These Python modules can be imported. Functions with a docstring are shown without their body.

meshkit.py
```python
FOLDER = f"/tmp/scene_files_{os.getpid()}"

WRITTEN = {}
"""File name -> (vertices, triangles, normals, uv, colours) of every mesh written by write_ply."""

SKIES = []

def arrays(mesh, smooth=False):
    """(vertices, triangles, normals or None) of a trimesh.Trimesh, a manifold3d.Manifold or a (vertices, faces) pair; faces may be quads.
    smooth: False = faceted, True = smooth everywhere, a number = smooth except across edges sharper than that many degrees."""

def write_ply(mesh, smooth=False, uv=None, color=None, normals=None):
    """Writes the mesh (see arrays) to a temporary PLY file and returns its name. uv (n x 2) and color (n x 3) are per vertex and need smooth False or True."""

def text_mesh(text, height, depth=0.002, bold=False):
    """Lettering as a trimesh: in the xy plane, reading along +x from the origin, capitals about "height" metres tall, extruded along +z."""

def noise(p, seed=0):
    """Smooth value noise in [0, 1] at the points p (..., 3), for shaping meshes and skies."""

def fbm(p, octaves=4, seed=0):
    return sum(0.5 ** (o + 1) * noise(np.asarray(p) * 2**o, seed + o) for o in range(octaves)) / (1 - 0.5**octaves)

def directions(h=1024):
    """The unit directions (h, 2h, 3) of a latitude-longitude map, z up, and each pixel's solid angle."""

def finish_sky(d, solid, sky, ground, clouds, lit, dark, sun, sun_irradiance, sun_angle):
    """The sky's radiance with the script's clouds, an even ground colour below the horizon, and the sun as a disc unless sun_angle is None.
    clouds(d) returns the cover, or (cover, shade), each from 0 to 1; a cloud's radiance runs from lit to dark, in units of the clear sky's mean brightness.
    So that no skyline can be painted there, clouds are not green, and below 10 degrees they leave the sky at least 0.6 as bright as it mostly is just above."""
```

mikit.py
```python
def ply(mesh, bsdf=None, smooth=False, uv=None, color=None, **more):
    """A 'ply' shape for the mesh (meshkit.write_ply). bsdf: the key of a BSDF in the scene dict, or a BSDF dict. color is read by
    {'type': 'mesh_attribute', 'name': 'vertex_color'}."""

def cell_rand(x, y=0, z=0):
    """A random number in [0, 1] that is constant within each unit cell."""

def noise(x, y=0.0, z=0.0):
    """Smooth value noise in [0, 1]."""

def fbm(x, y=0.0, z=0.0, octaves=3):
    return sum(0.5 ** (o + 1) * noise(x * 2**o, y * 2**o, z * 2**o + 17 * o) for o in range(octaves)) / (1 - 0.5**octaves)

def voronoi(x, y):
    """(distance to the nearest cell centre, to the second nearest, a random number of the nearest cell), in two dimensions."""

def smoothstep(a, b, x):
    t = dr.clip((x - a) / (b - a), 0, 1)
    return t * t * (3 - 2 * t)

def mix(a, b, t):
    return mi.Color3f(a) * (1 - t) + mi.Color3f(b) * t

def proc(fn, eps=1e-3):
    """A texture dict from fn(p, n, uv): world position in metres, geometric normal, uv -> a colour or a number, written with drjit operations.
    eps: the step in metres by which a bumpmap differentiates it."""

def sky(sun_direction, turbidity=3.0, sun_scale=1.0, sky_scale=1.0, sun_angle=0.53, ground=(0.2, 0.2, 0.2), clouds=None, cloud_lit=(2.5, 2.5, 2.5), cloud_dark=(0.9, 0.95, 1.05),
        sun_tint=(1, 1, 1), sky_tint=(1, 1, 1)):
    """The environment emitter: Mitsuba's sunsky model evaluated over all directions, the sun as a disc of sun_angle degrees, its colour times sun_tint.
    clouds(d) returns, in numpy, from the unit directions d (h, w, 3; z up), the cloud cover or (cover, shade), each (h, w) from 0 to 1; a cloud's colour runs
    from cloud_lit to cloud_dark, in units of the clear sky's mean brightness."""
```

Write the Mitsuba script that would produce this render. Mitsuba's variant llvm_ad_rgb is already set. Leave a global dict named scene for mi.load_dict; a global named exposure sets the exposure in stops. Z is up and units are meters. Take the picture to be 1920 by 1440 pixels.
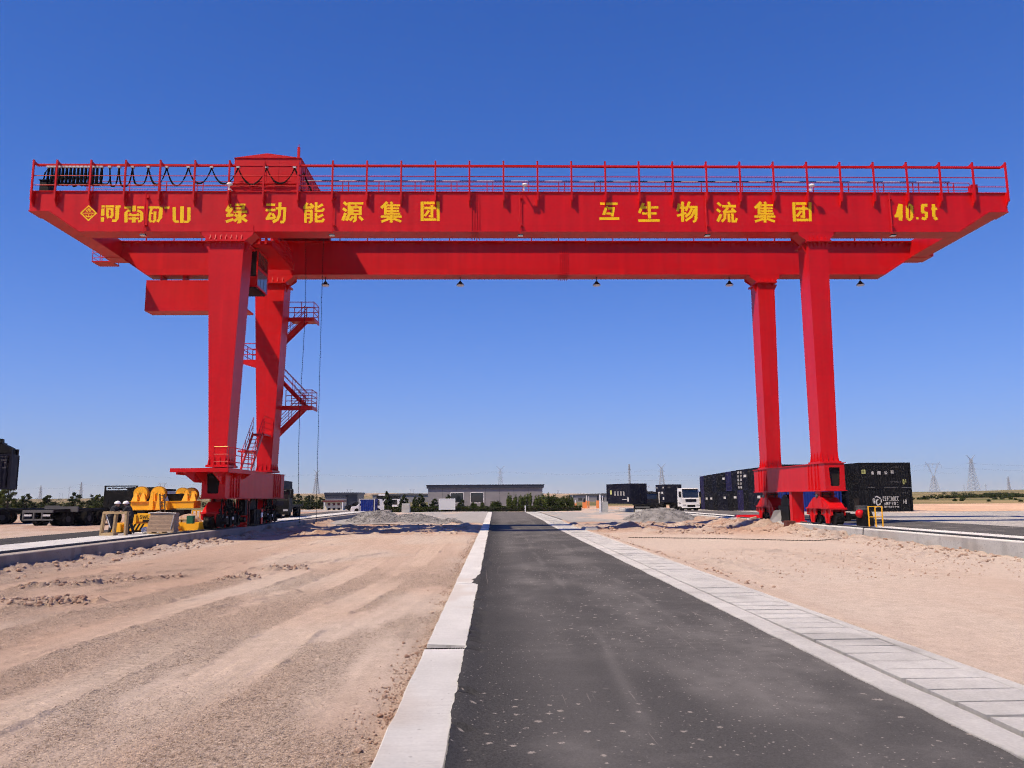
import math, random
import numpy as np, trimesh, shapely.geometry as sg, shapely.ops as so, shapely.affinity as sa
import drjit as dr
import mitsuba as mi
import mikit, meshkit
from mikit import proc, noise, fbm, voronoi, smoothstep, mix, cell_rand

T = mi.ScalarTransform4f
rng = np.random.default_rng(7)
random.seed(7)
scene, labels = {'type': 'scene'}, {}

# ---------------------------------------------------------------- camera
EYE = np.array([0.0, 0.0, 2.1])
YAW, PITCH, ROLL = math.radians(1.3), math.radians(8.36), math.radians(0.4)
fw = np.array([math.sin(YAW) * math.cos(PITCH), math.cos(YAW) * math.cos(PITCH), math.sin(PITCH)])
ri = np.cross(fw, [0, 0, 1]); ri /= np.linalg.norm(ri)
up = np.cross(ri, fw)
up = math.cos(ROLL) * up + math.sin(ROLL) * ri
scene['camera'] = {'type': 'perspective', 'fov': 2 * math.degrees(math.atan(960 / 1450)), 'fov_axis': 'x', 'near_clip': 0.1, 'far_clip': 9000.0,
                   'to_world': T().look_at(origin=EYE.tolist(), target=(EYE + fw).tolist(), up=up.tolist())}
# ---------------------------------------------------------------- daylight
def haze_veil(d):
    # thin even haze that whitens the sky towards the horizon, the same all round
    return 0.88 * np.exp(-np.degrees(np.arcsin(np.clip(d[..., 2], 0, 1))) / 6.0)
veil = tuple(np.array([0.42, 0.475, 0.54]) / 0.244)
scene['daylight'] = mikit.sky([-0.57, -0.46, 1.0], turbidity=2.0, sun_tint=(1.0, 0.955, 0.92), sky_tint=(0.285, 0.535, 1.05), ground=(0.36, 0.29, 0.25), clouds=haze_veil, cloud_lit=veil)
exposure = 1.9

# ---------------------------------------------------------------- materials
def pr(name, color, rough=0.5, metal=0.0, spec=0.5, coat=0.0, bump=None, two=True, **more):
    b = {'type': 'principled', 'base_color': color if isinstance(color, dict) else {'type': 'rgb', 'value': list(color)},
         'roughness': rough, 'metallic': metal, 'specular': spec, **more}
    if coat:
        b['clearcoat'] = coat; b['clearcoat_gloss'] = 0.85
    if bump is not None:
        b = {'type': 'bumpmap', 'height': bump[0], 'scale': bump[1], 'bsdf': b}
    scene[name] = {'type': 'twosided', 'bsdf': b} if two else b
    return name

def painted(rgb, amount=0.18, s=0.6):
    c = mi.Color3f(*rgb)
    def fn(p, n, uv):
        streak = fbm(p.x * 2.3 + p.y * 1.7, p.y * 2.0, p.z * 0.22, 3)
        spot = noise(p.x * 9 + 3, p.y * 9, p.z * 7)
        k = 1 + amount * (streak - 0.5) * 2 * s + amount * 0.5 * (spot - 0.5)
        return c * k
    return proc(fn)

def red_fn(p, n, uv):
    # plate-to-plate tone of the sprayed panels, faint rain streaks and dust
    panel = cell_rand(dr.floor(p.x * 0.42 + 0.3), dr.floor(p.y * 0.5), dr.floor(p.z * 0.23))
    streak = fbm(p.x * 3.1 + p.y * 2.3, p.y * 1.1, p.z * 0.16, 3)
    fine = noise(p.x * 11, p.y * 11, p.z * 9)
    k = 1 + 0.10 * (panel - 0.5) + 0.26 * (streak - 0.5) + 0.06 * (fine - 0.5)
    dust = 0.012 * smoothstep(0.45, 0.8, fbm(p.x * 0.9, p.y * 0.9, p.z * 0.5 + 5, 3))
    return mix(mi.Color3f(0.52, 0.0024, 0.0045) * k, mi.Color3f(0.42, 0.24, 0.18), dust)
pr('red_paint', proc(red_fn), 0.40, spec=0.28)
pr('yellow_letter', painted((0.80, 0.50, 0.006), 0.12), 0.5, spec=0.2)
pr('yellow_paint', painted((0.80, 0.40, 0.010), 0.07), 0.42)
pr('yellow_dark', painted((0.36, 0.20, 0.02), 0.2), 0.6, spec=0.2)  # darker yellow for the sheave rims and hubs
pr('white_paint', (0.72, 0.73, 0.74), 0.35)
pr('black_rubber', (0.006, 0.006, 0.0065), 0.85, spec=0.1)
pr('black_steel', painted((0.006, 0.006, 0.0065), 0.3), 0.6, spec=0.15)
pr('grey_steel', painted((0.085, 0.087, 0.09), 0.25), 0.55, spec=0.25)
pr('pale_steel', painted((0.42, 0.43, 0.45), 0.25), 0.45)
pr('galvanised', (0.30, 0.32, 0.35), 0.6)
pr('dark_glass', (0.01, 0.013, 0.016), 0.06, spec=0.9)
pr('cab_glass', (0.10, 0.11, 0.13), 0.06, spec=1.0)
pr('hole_shade', (0.006, 0.003, 0.003), 0.9)  # flat black that paints the shade inside openings and recesses
pr('navy_paint', painted((0.0075, 0.0085, 0.020), 0.10), 0.65, spec=0.12)
pr('charcoal_paint', painted((0.0065, 0.007, 0.0095), 0.10), 0.65, spec=0.12)
pr('purple_paint', painted((0.016, 0.012, 0.070), 0.25), 0.55, spec=0.25)
pr('blue_paint', painted((0.006, 0.022, 0.19), 0.2), 0.5, spec=0.25)
pr('stencil_white', (0.5, 0.5, 0.49), 0.7)
pr('stencil_yellow', (0.42, 0.44, 0.16), 0.7)
pr('orange_paint', (0.75, 0.26, 0.08), 0.5)
pr('green_paint', (0.012, 0.10, 0.045), 0.45)
pr('helmet_white', (0.75, 0.74, 0.72), 0.3)
pr('timber', painted((0.40, 0.29, 0.155), 0.35, 1.0), 0.8)
pr('wrap_film', painted((0.31, 0.225, 0.16), 0.25), 0.5, spec=0.2)
pr('cream_wall', (0.62, 0.56, 0.42), 0.8)
pr('roof_red', (0.11, 0.02, 0.02), 0.6)
def cladding(p, n, uv):
    k = 0.9 + 0.2 * noise(p.x * 0.6, p.y, p.z * 1.5) + 0.08 * (noise(p.x * 3, 1.0, p.z * 9) - 0.5)
    return mi.Color3f(0.20, 0.20, 0.21) * k
pr('grey_cladding', proc(cladding), 0.55)
pr('fascia_blue', (0.026, 0.032, 0.048), 0.4)
pr('board_white', (0.56, 0.58, 0.59), 0.5)
pr('bark', (0.06, 0.042, 0.03), 0.9)
def needle(a, b):
    def fn(p, n, uv):
        return mix(a, b, smoothstep(0.25, 0.75, noise(p.x * 3, p.y * 3, p.z * 3)))
    return proc(fn)
def leaf(name, a, b):
    scene[name] = {'type': 'principledthin', 'base_color': needle(a, b), 'roughness': 0.7, 'diff_trans': 0.35, 'spec_trans': 0.0}
    return name
leaf('pine_leaf', (0.018, 0.028, 0.012), (0.045, 0.06, 0.024))
leaf('hedge_leaf', (0.018, 0.03, 0.008), (0.045, 0.06, 0.014))
leaf('shrub_leaf', (0.03, 0.05, 0.012), (0.09, 0.11, 0.03))

def concrete_body(p, n, base):
    a = fbm(p.x * 2.2, p.y * 1.3, p.z * 2.2, 4)
    b = noise(p.x * 45, p.y * 45, p.z * 45)
    brush = noise(p.x * 4.0, p.y * 38, p.z * 9.0) * 0.6 + noise(p.x * 9.0, p.y * 90, p.z * 20.0) * 0.4
    pit = smoothstep(0.80, 0.90, noise(p.x * 22, p.y * 22, p.z * 22))
    stain = smoothstep(0.55, 0.75, fbm(p.x * 0.9 + 7, p.y * 0.7, p.z * 1.1, 3))
    drip = smoothstep(0.5, 0.8, noise(p.y * 3.1 + 9, p.x * 0.2, p.z * 0.4)) * (1 - smoothstep(0.3, 0.7, dr.abs(n.z)))
    c = base * (0.72 + 0.26 * a + 0.10 * b + 0.20 * brush) * (1 - 0.25 * pit)
    c = mix(c, base * mi.Color3f(0.80, 0.66, 0.56), 0.35 * stain)
    return mix(c, base * 0.5, 0.4 * drip)
def concrete_fn(p, n, uv): return concrete_body(p, n, mi.Color3f(0.40, 0.41, 0.402))
def shaded_concrete_fn(p, n, uv): return concrete_body(p, n, mi.Color3f(0.245, 0.222, 0.205))  # darker brown copy of the concrete, paints the shaded left beam face
def concrete_h(p, n, uv):
    return 0.004 * fbm(p.x * 16, p.y * 16, p.z * 16, 3) + 0.0012 * noise(p.x * 130, p.y * 130, p.z * 130)
pr('concrete', proc(concrete_fn), 0.85, spec=0.25, bump=(proc(concrete_h, 2e-3), 1.0))
pr('shaded_concrete', proc(shaded_concrete_fn), 0.9, spec=0.2, bump=(proc(concrete_h, 2e-3), 1.0))
def slab_fn(p, n, uv):
    tone = cell_rand(dr.floor((p.y - p.x * 0.0) / 0.5), 4)
    a = fbm(p.x * 5, p.y * 3, 1.0, 3)
    b = noise(p.x * 40, p.y * 40, 2.0)
    stain = smoothstep(0.55, 0.8, fbm(p.x * 1.6, p.y * 1.1, 6.0, 3))
    return mi.Color3f(0.345, 0.352, 0.345) * (0.74 + 0.14 * tone + 0.2 * a + 0.14 * b) * (1 - 0.22 * stain)
pr('slab_concrete', proc(slab_fn), 0.85, spec=0.25, bump=(proc(concrete_h, 2e-3), 1.0))

def asphalt_fn(p, n, uv):
    g = noise(p.x * 80, p.y * 80, 3.0) * 0.6 + noise(p.x * 190, p.y * 190, 5.0) * 0.4
    broad = fbm(p.x * 0.8 + 2, p.y * 0.45, 0.5, 4)
    cloud = smoothstep(0.40, 0.75, broad) * (0.45 + 0.9 * fbm(p.x * 5, p.y * 4, 9.0, 3))
    lane = dr.exp(-dr.square((p.x - 0.75 - 0.1 * dr.sin(p.y * 0.11)) / 0.35)) + dr.exp(-dr.square((p.x - 2.75 - 0.1 * dr.sin(p.y * 0.09 + 1)) / 0.4))
    arc = 3.1 - 0.0024 * dr.square(p.y - 17.0) * smoothstep(40, 10, p.y)
    track = dr.exp(-dr.square((p.x - arc) / 0.10)) + dr.exp(-dr.square((p.x - arc + 1.5) / 0.10))
    c = mi.Color3f(0.034, 0.0350, 0.0350) * (0.45 + 1.1 * g)
    drift = smoothstep(0.45, 0.75, fbm(p.x * 0.45 + 9, p.y * 0.9, 3.0, 4))
    edge = smoothstep(0.55, -0.1, p.x + 0.15 * (noise(p.y * 2.0, 3.0) - 0.5))
    dust = (0.095 + 0.20 * cloud + 0.14 * drift * fbm(p.x * 7, p.y * 9, 2.0, 3) + 0.05 * lane + 0.12 * track * smoothstep(0.35, 0.7, noise(p.x * 3, p.y * 0.6, 21.0))) * (1 - 0.8 * edge)
    d1, d2, r = voronoi(p.x * 11.0, p.y * 11.0)
    e1, e2, q = voronoi(p.x * 3.3 + 5, p.y * 3.3)
    wob = noise(p.x * 60, p.y * 60, 6.0) - 0.5
    fleck = smoothstep(0.16, 0.05, d1 + 0.16 * wob + 0.22 * (1 - r)) * smoothstep(0.18, 0.6, noise(p.x * 0.9, p.y * 0.5, 24.0))
    blot = smoothstep(0.15, 0.06, e1 + 0.10 * wob + 0.11 * (1 - q)) * smoothstep(0.40, 0.62, noise(p.x * 0.7, p.y * 0.4, 54.0))
    hair = smoothstep(0.93, 0.985, noise((p.x + 0.05 * dr.sin(p.y * 0.9)) * 34, p.y * 0.7, 4.0)) * smoothstep(0.55, 0.7, noise(p.x * 1.4, p.y * 0.5, 14.0))
    c = mix(c, mi.Color3f(0.25, 0.244, 0.238), dr.clip(dust, 0, 0.45))
    c = mix(c, mi.Color3f(0.34, 0.30, 0.275), dr.clip(0.22 * hair, 0, 0.5))
    c = mix(c, mi.Color3f(0.34, 0.31, 0.285), dr.clip(0.65 * fleck + 0.6 * blot, 0, 0.7))
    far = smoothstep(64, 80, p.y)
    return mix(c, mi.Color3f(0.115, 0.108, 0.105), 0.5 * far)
def asphalt_h(p, n, uv):
    d1, d2, r = voronoi(p.x * 75, p.y * 75)
    return 0.0035 * (d2 - d1) + 0.002 * noise(p.x * 33, p.y * 33)
pr('asphalt', proc(asphalt_fn), 0.8, spec=0.3, bump=(proc(asphalt_h, 1.5e-3), 1.0))

TRACKS = (-2.75, -4.35, -6.1, -8.2, -9.9, -12.2)
def rut_coord(x, y):
    return x + 0.4 * dr.sin(y * 0.09 + 0.6) + 0.25 * dr.sin(y * 0.21) + 0.22 * (noise(y * 0.3, x * 0.25, 2.0) - 0.5)
def track_mask(s, y):
    t = mi.Float(0)
    for k, c in enumerate(TRACKS):
        w = 0.34 + 0.14 * noise(y * 0.2, k * 3.7, 1.0)
        t = dr.maximum(t, smoothstep(w + 0.14, w - 0.08, dr.abs(s - c)) * smoothstep(0.15, 0.4, noise(y * 0.13 + 4, k * 5.1, 2.0)))
    return t
def tread_mask(s, y):
    # chevron lugs pressed into three of the wheel tracks, worn away in places
    t = mi.Float(0)
    for c in TRACKS[:3]:
        d = s - c
        lug = smoothstep(0.15, 0.55, dr.sin((y + 0.55 * dr.abs(d)) * 6.2832 / 0.16))
        t = dr.maximum(t, lug * smoothstep(0.34, 0.28, dr.abs(d)) * smoothstep(0.42, 0.62, noise(y * 0.33, c * 3.1, 6.0)))
    return t * smoothstep(24, 14, y)
def dirt_fn(p, n, uv):
    s = rut_coord(p.x, p.y)
    left = smoothstep(1.0, -1.0, p.x)
    trk = track_mask(s, p.y) * left
    fine = noise(p.x * 60, p.y * 60, 2.0)
    mid = fbm(p.x * 6, p.y * 6, 3.0, 3)
    patch = fbm(p.x * 0.7, p.y * 0.22, 5.0, 4)
    coarse = smoothstep(0.33, 0.50, patch) * left * (1 - trk) * smoothstep(34, 17, p.y)
    d1, d2, r = voronoi(p.x * 24, p.y * 24)
    e1, e2, q = voronoi(p.x * 55, p.y * 55)
    gap = smoothstep(0.10, 0.28, d2 - d1)
    lines = noise(s * 12, p.y * 0.5, 3.0)
    c = mix(mi.Color3f(0.372, 0.290, 0.232), mi.Color3f(0.388, 0.328, 0.275), smoothstep(0.35, 0.65, fbm(p.x * 0.35, p.y * 0.2, 7.0, 3)))
    c = mix(c, mi.Color3f(0.385, 0.335, 0.29), 0.75 * (1 - left) * smoothstep(46, 38, p.y))
    c = mix(c, mi.Color3f(0.41, 0.335, 0.27), 0.45 * trk)
    red = smoothstep(0.48, 0.72, fbm(s * 0.5 + 11, p.y * 0.05, 4.0, 3))
    c = mix(c, mi.Color3f(0.31, 0.212, 0.155), 0.6 * red * (0.4 + 0.6 * left))
    c = mix(c, mi.Color3f(0.30, 0.232, 0.182), 0.30 * coarse)
    rub = smoothstep(42, 48, p.y) * smoothstep(0.42, 0.6, fbm(p.x * 0.6, p.y * 0.6, 17.0, 3))
    c = mix(c, mi.Color3f(0.32, 0.20, 0.145), 0.6 * rub)
    pale = smoothstep(0.64, 0.72, noise(p.x * 34, p.y * 34, 12.0)) * coarse
    dark = smoothstep(0.66, 0.80, noise(p.x * 38, p.y * 38, 31.0)) * (0.25 + 0.75 * coarse)
    grain = 0.80 + 0.30 * gap * r + 0.18 * (q - 0.5)  # gap and dark paint the tiny shadows between grains into the colour
    k = (0.84 + 0.22 * (fine - 0.2) + 0.22 * (mid - 0.5) + 0.12 * left * (lines - 0.5)) * (1 - coarse) + coarse * grain * (0.85 + 0.25 * mid)
    return mix(c, mi.Color3f(0.46, 0.39, 0.33), 0.4 * pale) * k * (1 - 0.42 * dark) * (1 - 0.10 * left * tread_mask(s, p.y))
def dirt_h(p, n, uv):
    s = rut_coord(p.x, p.y)
    left = smoothstep(1.0, -1.0, p.x)
    trk = track_mask(s, p.y) * left
    coarse = smoothstep(0.33, 0.50, fbm(p.x * 0.7, p.y * 0.22, 5.0, 4)) * left * (1 - trk) * smoothstep(34, 17, p.y)
    d1, d2, r = voronoi(p.x * 24, p.y * 24)
    e1, e2, q = voronoi(p.x * 55, p.y * 55)
    return (0.02 * (0.15 + coarse) * smoothstep(0.6, 0.1, d1) * r + 0.004 * smoothstep(0.6, 0.1, e1) * q + 0.012 * fbm(p.x * 11, p.y * 11, 1.0, 3)
            + 0.010 * trk * noise(s * 15, p.y * 0.8, 3.0) + 0.02 * trk + tread_mask(s, p.y) * 0.012)
pr('dirt', proc(dirt_fn), 0.95, spec=0.1, bump=(proc(dirt_h, 4e-3), 1.0))

def gravel_fn(p, n, uv):
    d1, d2, r = voronoi(p.x * 14, p.y * 14)
    broad = fbm(p.x * 0.35, p.y * 0.12, 2.0, 4)
    near = smoothstep(75, 45, p.y)
    c = mi.Color3f(0.245, 0.243, 0.238) * (0.86 + (0.3 * r - 0.12) * near + 0.2 * (noise(p.x * 3, p.y * 3, 1.0) - 0.5))
    return mix(c, mi.Color3f(0.34, 0.265, 0.215), 0.7 * smoothstep(0.50, 0.68, broad))
pr('gravel', proc(gravel_fn), 0.9, spec=0.15)
def stone_fn(p, n, uv):
    r = noise(p.x * 2.9, p.y * 2.9, p.z * 2.9)
    return mi.Color3f(0.20, 0.20, 0.20) * (0.55 + 0.9 * r)
pr('stone', proc(stone_fn), 0.9, spec=0.15)
def clod_fn(p, n, uv):
    r = noise(p.x * 9, p.y * 9, p.z * 9)
    return mix(mi.Color3f(0.28, 0.18, 0.132), mi.Color3f(0.42, 0.33, 0.265), smoothstep(0.25, 0.8, r))
pr('clod', proc(clod_fn), 0.95, spec=0.1)
def terrain_fn(p, n, uv):
    a = fbm(p.x * 0.02, p.y * 0.012, 1.0, 4)
    b = noise(p.x * 0.25, p.y * 0.25, 2.0)
    grass = mix(mi.Color3f(0.085, 0.078, 0.036), mi.Color3f(0.145, 0.115, 0.062), smoothstep(0.35, 0.65, a))
    dry = smoothstep(420, 1100, p.y) * smoothstep(420, 120, p.x) * smoothstep(-700, -300, p.x)
    c = mix(grass, mi.Color3f(0.25, 0.185, 0.13), dr.clip(0.85 * dry, 0, 1))
    edge = 14 * (a - 0.5) + 6 * (noise(p.x * 0.07, p.y * 0.07, 5.0) - 0.5)
    near = dr.maximum(smoothstep(185, 150, p.y + edge) * smoothstep(-60, -45, p.x) * smoothstep(60, 45, p.x), smoothstep(118, 106, p.y + edge) * smoothstep(40, 45, p.x))
    c = mix(c, mi.Color3f(0.34, 0.235, 0.17), near)
    scrub = smoothstep(0.66, 0.72, noise(p.x * 0.09, p.y * 0.05, 8.0)) * (1 - near)
    return mix(c, mi.Color3f(0.05, 0.06, 0.025), 0.7 * scrub) * (0.85 + 0.3 * b)
pr('terrain_mat', proc(terrain_fn), 0.95, spec=0.1)
CHARACTERS = [('emblem', [[7,-2274,1847,-2229,1804,-2270,1762,-2315,1804,-2274,1847],[4,-2302,1804,-2238,1804],[5,-2287,1823,-2277,1810],[5,-2259,1825,-2268,1810],[5,-2278,1825,-2273,1831,-2266,1825,-2272,1820,-2278,1825],[5,-2287,1794,-2280,1783,-2259,1783,-2253,1794],[5,-2271,1798,-2270,1785]]),
('河', [[13,-2203,1844,-2185,1844],[13,-2180,1844,-2133,1844],[19,-2195,1831,-2193,1789],[18,-2193,1780,-2192,1754],[15,-2169,1833,-2167,1793,-2159,1775],[15,-2144,1833,-2140,1793,-2148,1776],[10,-2173,1829,-2138,1829],[13,-2126,1843,-2096,1843],[21,-2115,1850,-2112,1772],[15,-2112,1774,-2120,1760,-2139,1760]]),
('南', [[13,-2076,1837,-2037,1838],[13,-2005,1838,-1966,1838],[21,-2022,1848,-2020,1815],[18,-2061,1750,-2065,1811],[13,-2064,1809,-2054,1819,-2037,1819],[13,-2004,1820,-1987,1815,-1977,1806],[18,-1978,1809,-1975,1762],[13,-1974,1760,-1995,1756],[11,-2038,1805,-2043,1793],[11,-2001,1805,-1993,1793],[11,-2049,1793,-1989,1793],[11,-2049,1773,-1990,1773],[21,-2020,1784,-2018,1750]]),
('矿', [[13,-1944,1838,-1883,1838],[13,-1853,1837,-1825,1837],[14,-1924,1832,-1931,1801,-1930,1764,-1920,1752],[15,-1904,1815,-1902,1764,-1912,1751],[9,-1929,1804,-1914,1804],[21,-1871,1842,-1873,1774],[16,-1873,1778,-1887,1753]]),
('山', [[18,-1799,1841,-1793,1760],[13,-1796,1760,-1784,1755,-1769,1755],[21,-1755,1845,-1751,1748],[19,-1716,1839,-1713,1761],[13,-1711,1761,-1719,1754,-1738,1754]]),
('绿', [[16,-1486,1860,-1506,1817],[16,-1509,1824,-1486,1819],[16,-1473,1840,-1500,1790],[16,-1507,1790,-1466,1795],[16,-1506,1754,-1465,1770],[14,-1460,1854,-1402,1854],[14,-1411,1861,-1412,1827],[12,-1458,1834,-1405,1834],[14,-1466,1813,-1390,1813],[18,-1432,1806,-1428,1748],[13,-1428,1748,-1442,1753],[16,-1460,1797,-1441,1787],[16,-1460,1757,-1437,1779],[16,-1396,1795,-1418,1780],[16,-1420,1779,-1389,1756]]),
('动', [[14,-1285,1855,-1235,1855],[14,-1287,1824,-1232,1824],[16,-1257,1810,-1280,1770],[15,-1284,1772,-1232,1778],[15,-1248,1803,-1232,1778],[15,-1230,1834,-1172,1834],[16,-1180,1840,-1181,1767],[15,-1180,1768,-1186,1754,-1203,1753],[17,-1208,1869,-1209,1795,-1219,1768,-1244,1753]]),
('能', [[15,-1053,1866,-1072,1837],[15,-1076,1838,-1020,1840],[15,-1039,1862,-1018,1841],[15,-1064,1824,-1061,1748],[13,-1070,1820,-1024,1820],[16,-1031,1824,-1029,1756],[12,-1029,1754,-1043,1752],[10,-1058,1799,-1031,1799],[10,-1057,1779,-1031,1779],[15,-1005,1871,-1004,1814],[14,-1005,1818,-968,1820,-960,1834],[15,-995,1841,-967,1858],[15,-1004,1807,-1002,1752],[14,-1003,1758,-966,1759,-959,1774],[15,-993,1781,-964,1797]]),
('源', [[16,-850,1871,-831,1854],[16,-854,1835,-833,1818],[17,-838,1807,-853,1763],[14,-826,1864,-740,1864],[17,-819,1868,-818,1799,-832,1762],[14,-779,1855,-787,1841],[13,-809,1841,-748,1841],[17,-802,1846,-801,1795],[16,-756,1846,-755,1795],[11,-794,1820,-763,1820],[11,-794,1801,-762,1801],[16,-783,1794,-781,1762],[12,-780,1762,-796,1756],[16,-793,1787,-814,1763],[16,-762,1787,-740,1764]]),
('集', [[16,-604,1873,-638,1836],[16,-614,1854,-614,1798],[14,-586,1873,-575,1861],[12,-606,1853,-532,1853],[11,-606,1835,-537,1835],[11,-606,1819,-537,1819],[12,-619,1803,-530,1803],[14,-580,1858,-579,1798],[14,-639,1786,-589,1786],[14,-569,1786,-522,1786],[16,-580,1795,-580,1751],[14,-589,1774,-636,1756],[14,-569,1774,-524,1757]]),
('团', [[17,-407,1875,-406,1760],[17,-317,1875,-315,1760],[15,-397,1867,-327,1867],[15,-396,1769,-327,1769],[15,-395,1837,-329,1837],[16,-352,1855,-352,1780],[12,-350,1786,-369,1791],[15,-368,1824,-392,1789]]),
('互', [[15,604,1864,705,1864],[16,642,1849,623,1798],[15,649,1837,689,1837],[16,681,1843,672,1788],[12,639,1806,674,1806],[16,598,1775,712,1776]]),
('生', [[16,853,1868,827,1809],[14,844,1842,874,1842],[14,897,1842,937,1843],[14,843,1807,873,1807],[14,896,1807,926,1807],[18,886,1877,885,1777],[15,820,1764,943,1765]]),
('物', [[15,1058,1865,1047,1820],[14,1051,1841,1096,1841],[17,1078,1877,1073,1757],[14,1043,1792,1097,1810],[15,1118,1877,1094,1822],[14,1114,1845,1163,1845],[17,1155,1851,1150,1773],[13,1150,1775,1146,1762,1132,1758],[14,1130,1838,1114,1806,1090,1786],[14,1147,1833,1126,1789,1090,1763]]),
('流', [[15,1278,1871,1298,1853],[15,1272,1833,1292,1816],[17,1296,1803,1274,1759],[14,1340,1875,1350,1859],[15,1304,1850,1384,1851],[14,1338,1841,1310,1814],[13,1307,1814,1374,1821],[15,1357,1837,1381,1814],[15,1319,1808,1317,1780,1298,1758],[15,1340,1807,1340,1755],[15,1361,1807,1361,1760],[13,1355,1760,1378,1760,1385,1780]]),
('集', [[16,1530,1876,1492,1839],[16,1517,1857,1514,1801],[15,1548,1876,1558,1864],[12,1526,1857,1602,1857],[11,1525,1838,1595,1838],[11,1524,1822,1594,1822],[12,1509,1806,1600,1806],[15,1553,1861,1549,1801],[14,1487,1789,1539,1789],[14,1559,1789,1607,1789],[16,1548,1798,1546,1753],[14,1537,1776,1489,1759],[14,1558,1776,1603,1759]]),
('团', [[17,1718,1875,1716,1760],[16,1813,1875,1808,1761],[16,1729,1867,1800,1867],[15,1727,1769,1799,1769],[15,1729,1836,1800,1837],[16,1774,1855,1771,1781],[13,1773,1786,1753,1791],[15,1758,1824,1731,1789]]),
('4', [[18,2334,1865,2310,1793],[16,2297,1793,2345,1793],[21,2340,1865,2329,1766]]),
('0', [[17,2376,1855,2370,1779],[17,2402,1855,2395,1779],[14,2376,1855,2389,1861,2402,1855],[14,2370,1779,2382,1770,2395,1779]]),
('.', [[14,2421,1780,2435,1780]]),
('5', [[17,2493,1858,2460,1857],[19,2465,1857,2461,1816],[14,2455,1816,2477,1817],[18,2483,1819,2481,1782],[16,2481,1780,2468,1776,2454,1782]]),
('t', [[19,2529,1865,2525,1788],[16,2524,1784,2534,1776,2545,1781],[14,2514,1835,2548,1837]])]
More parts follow.
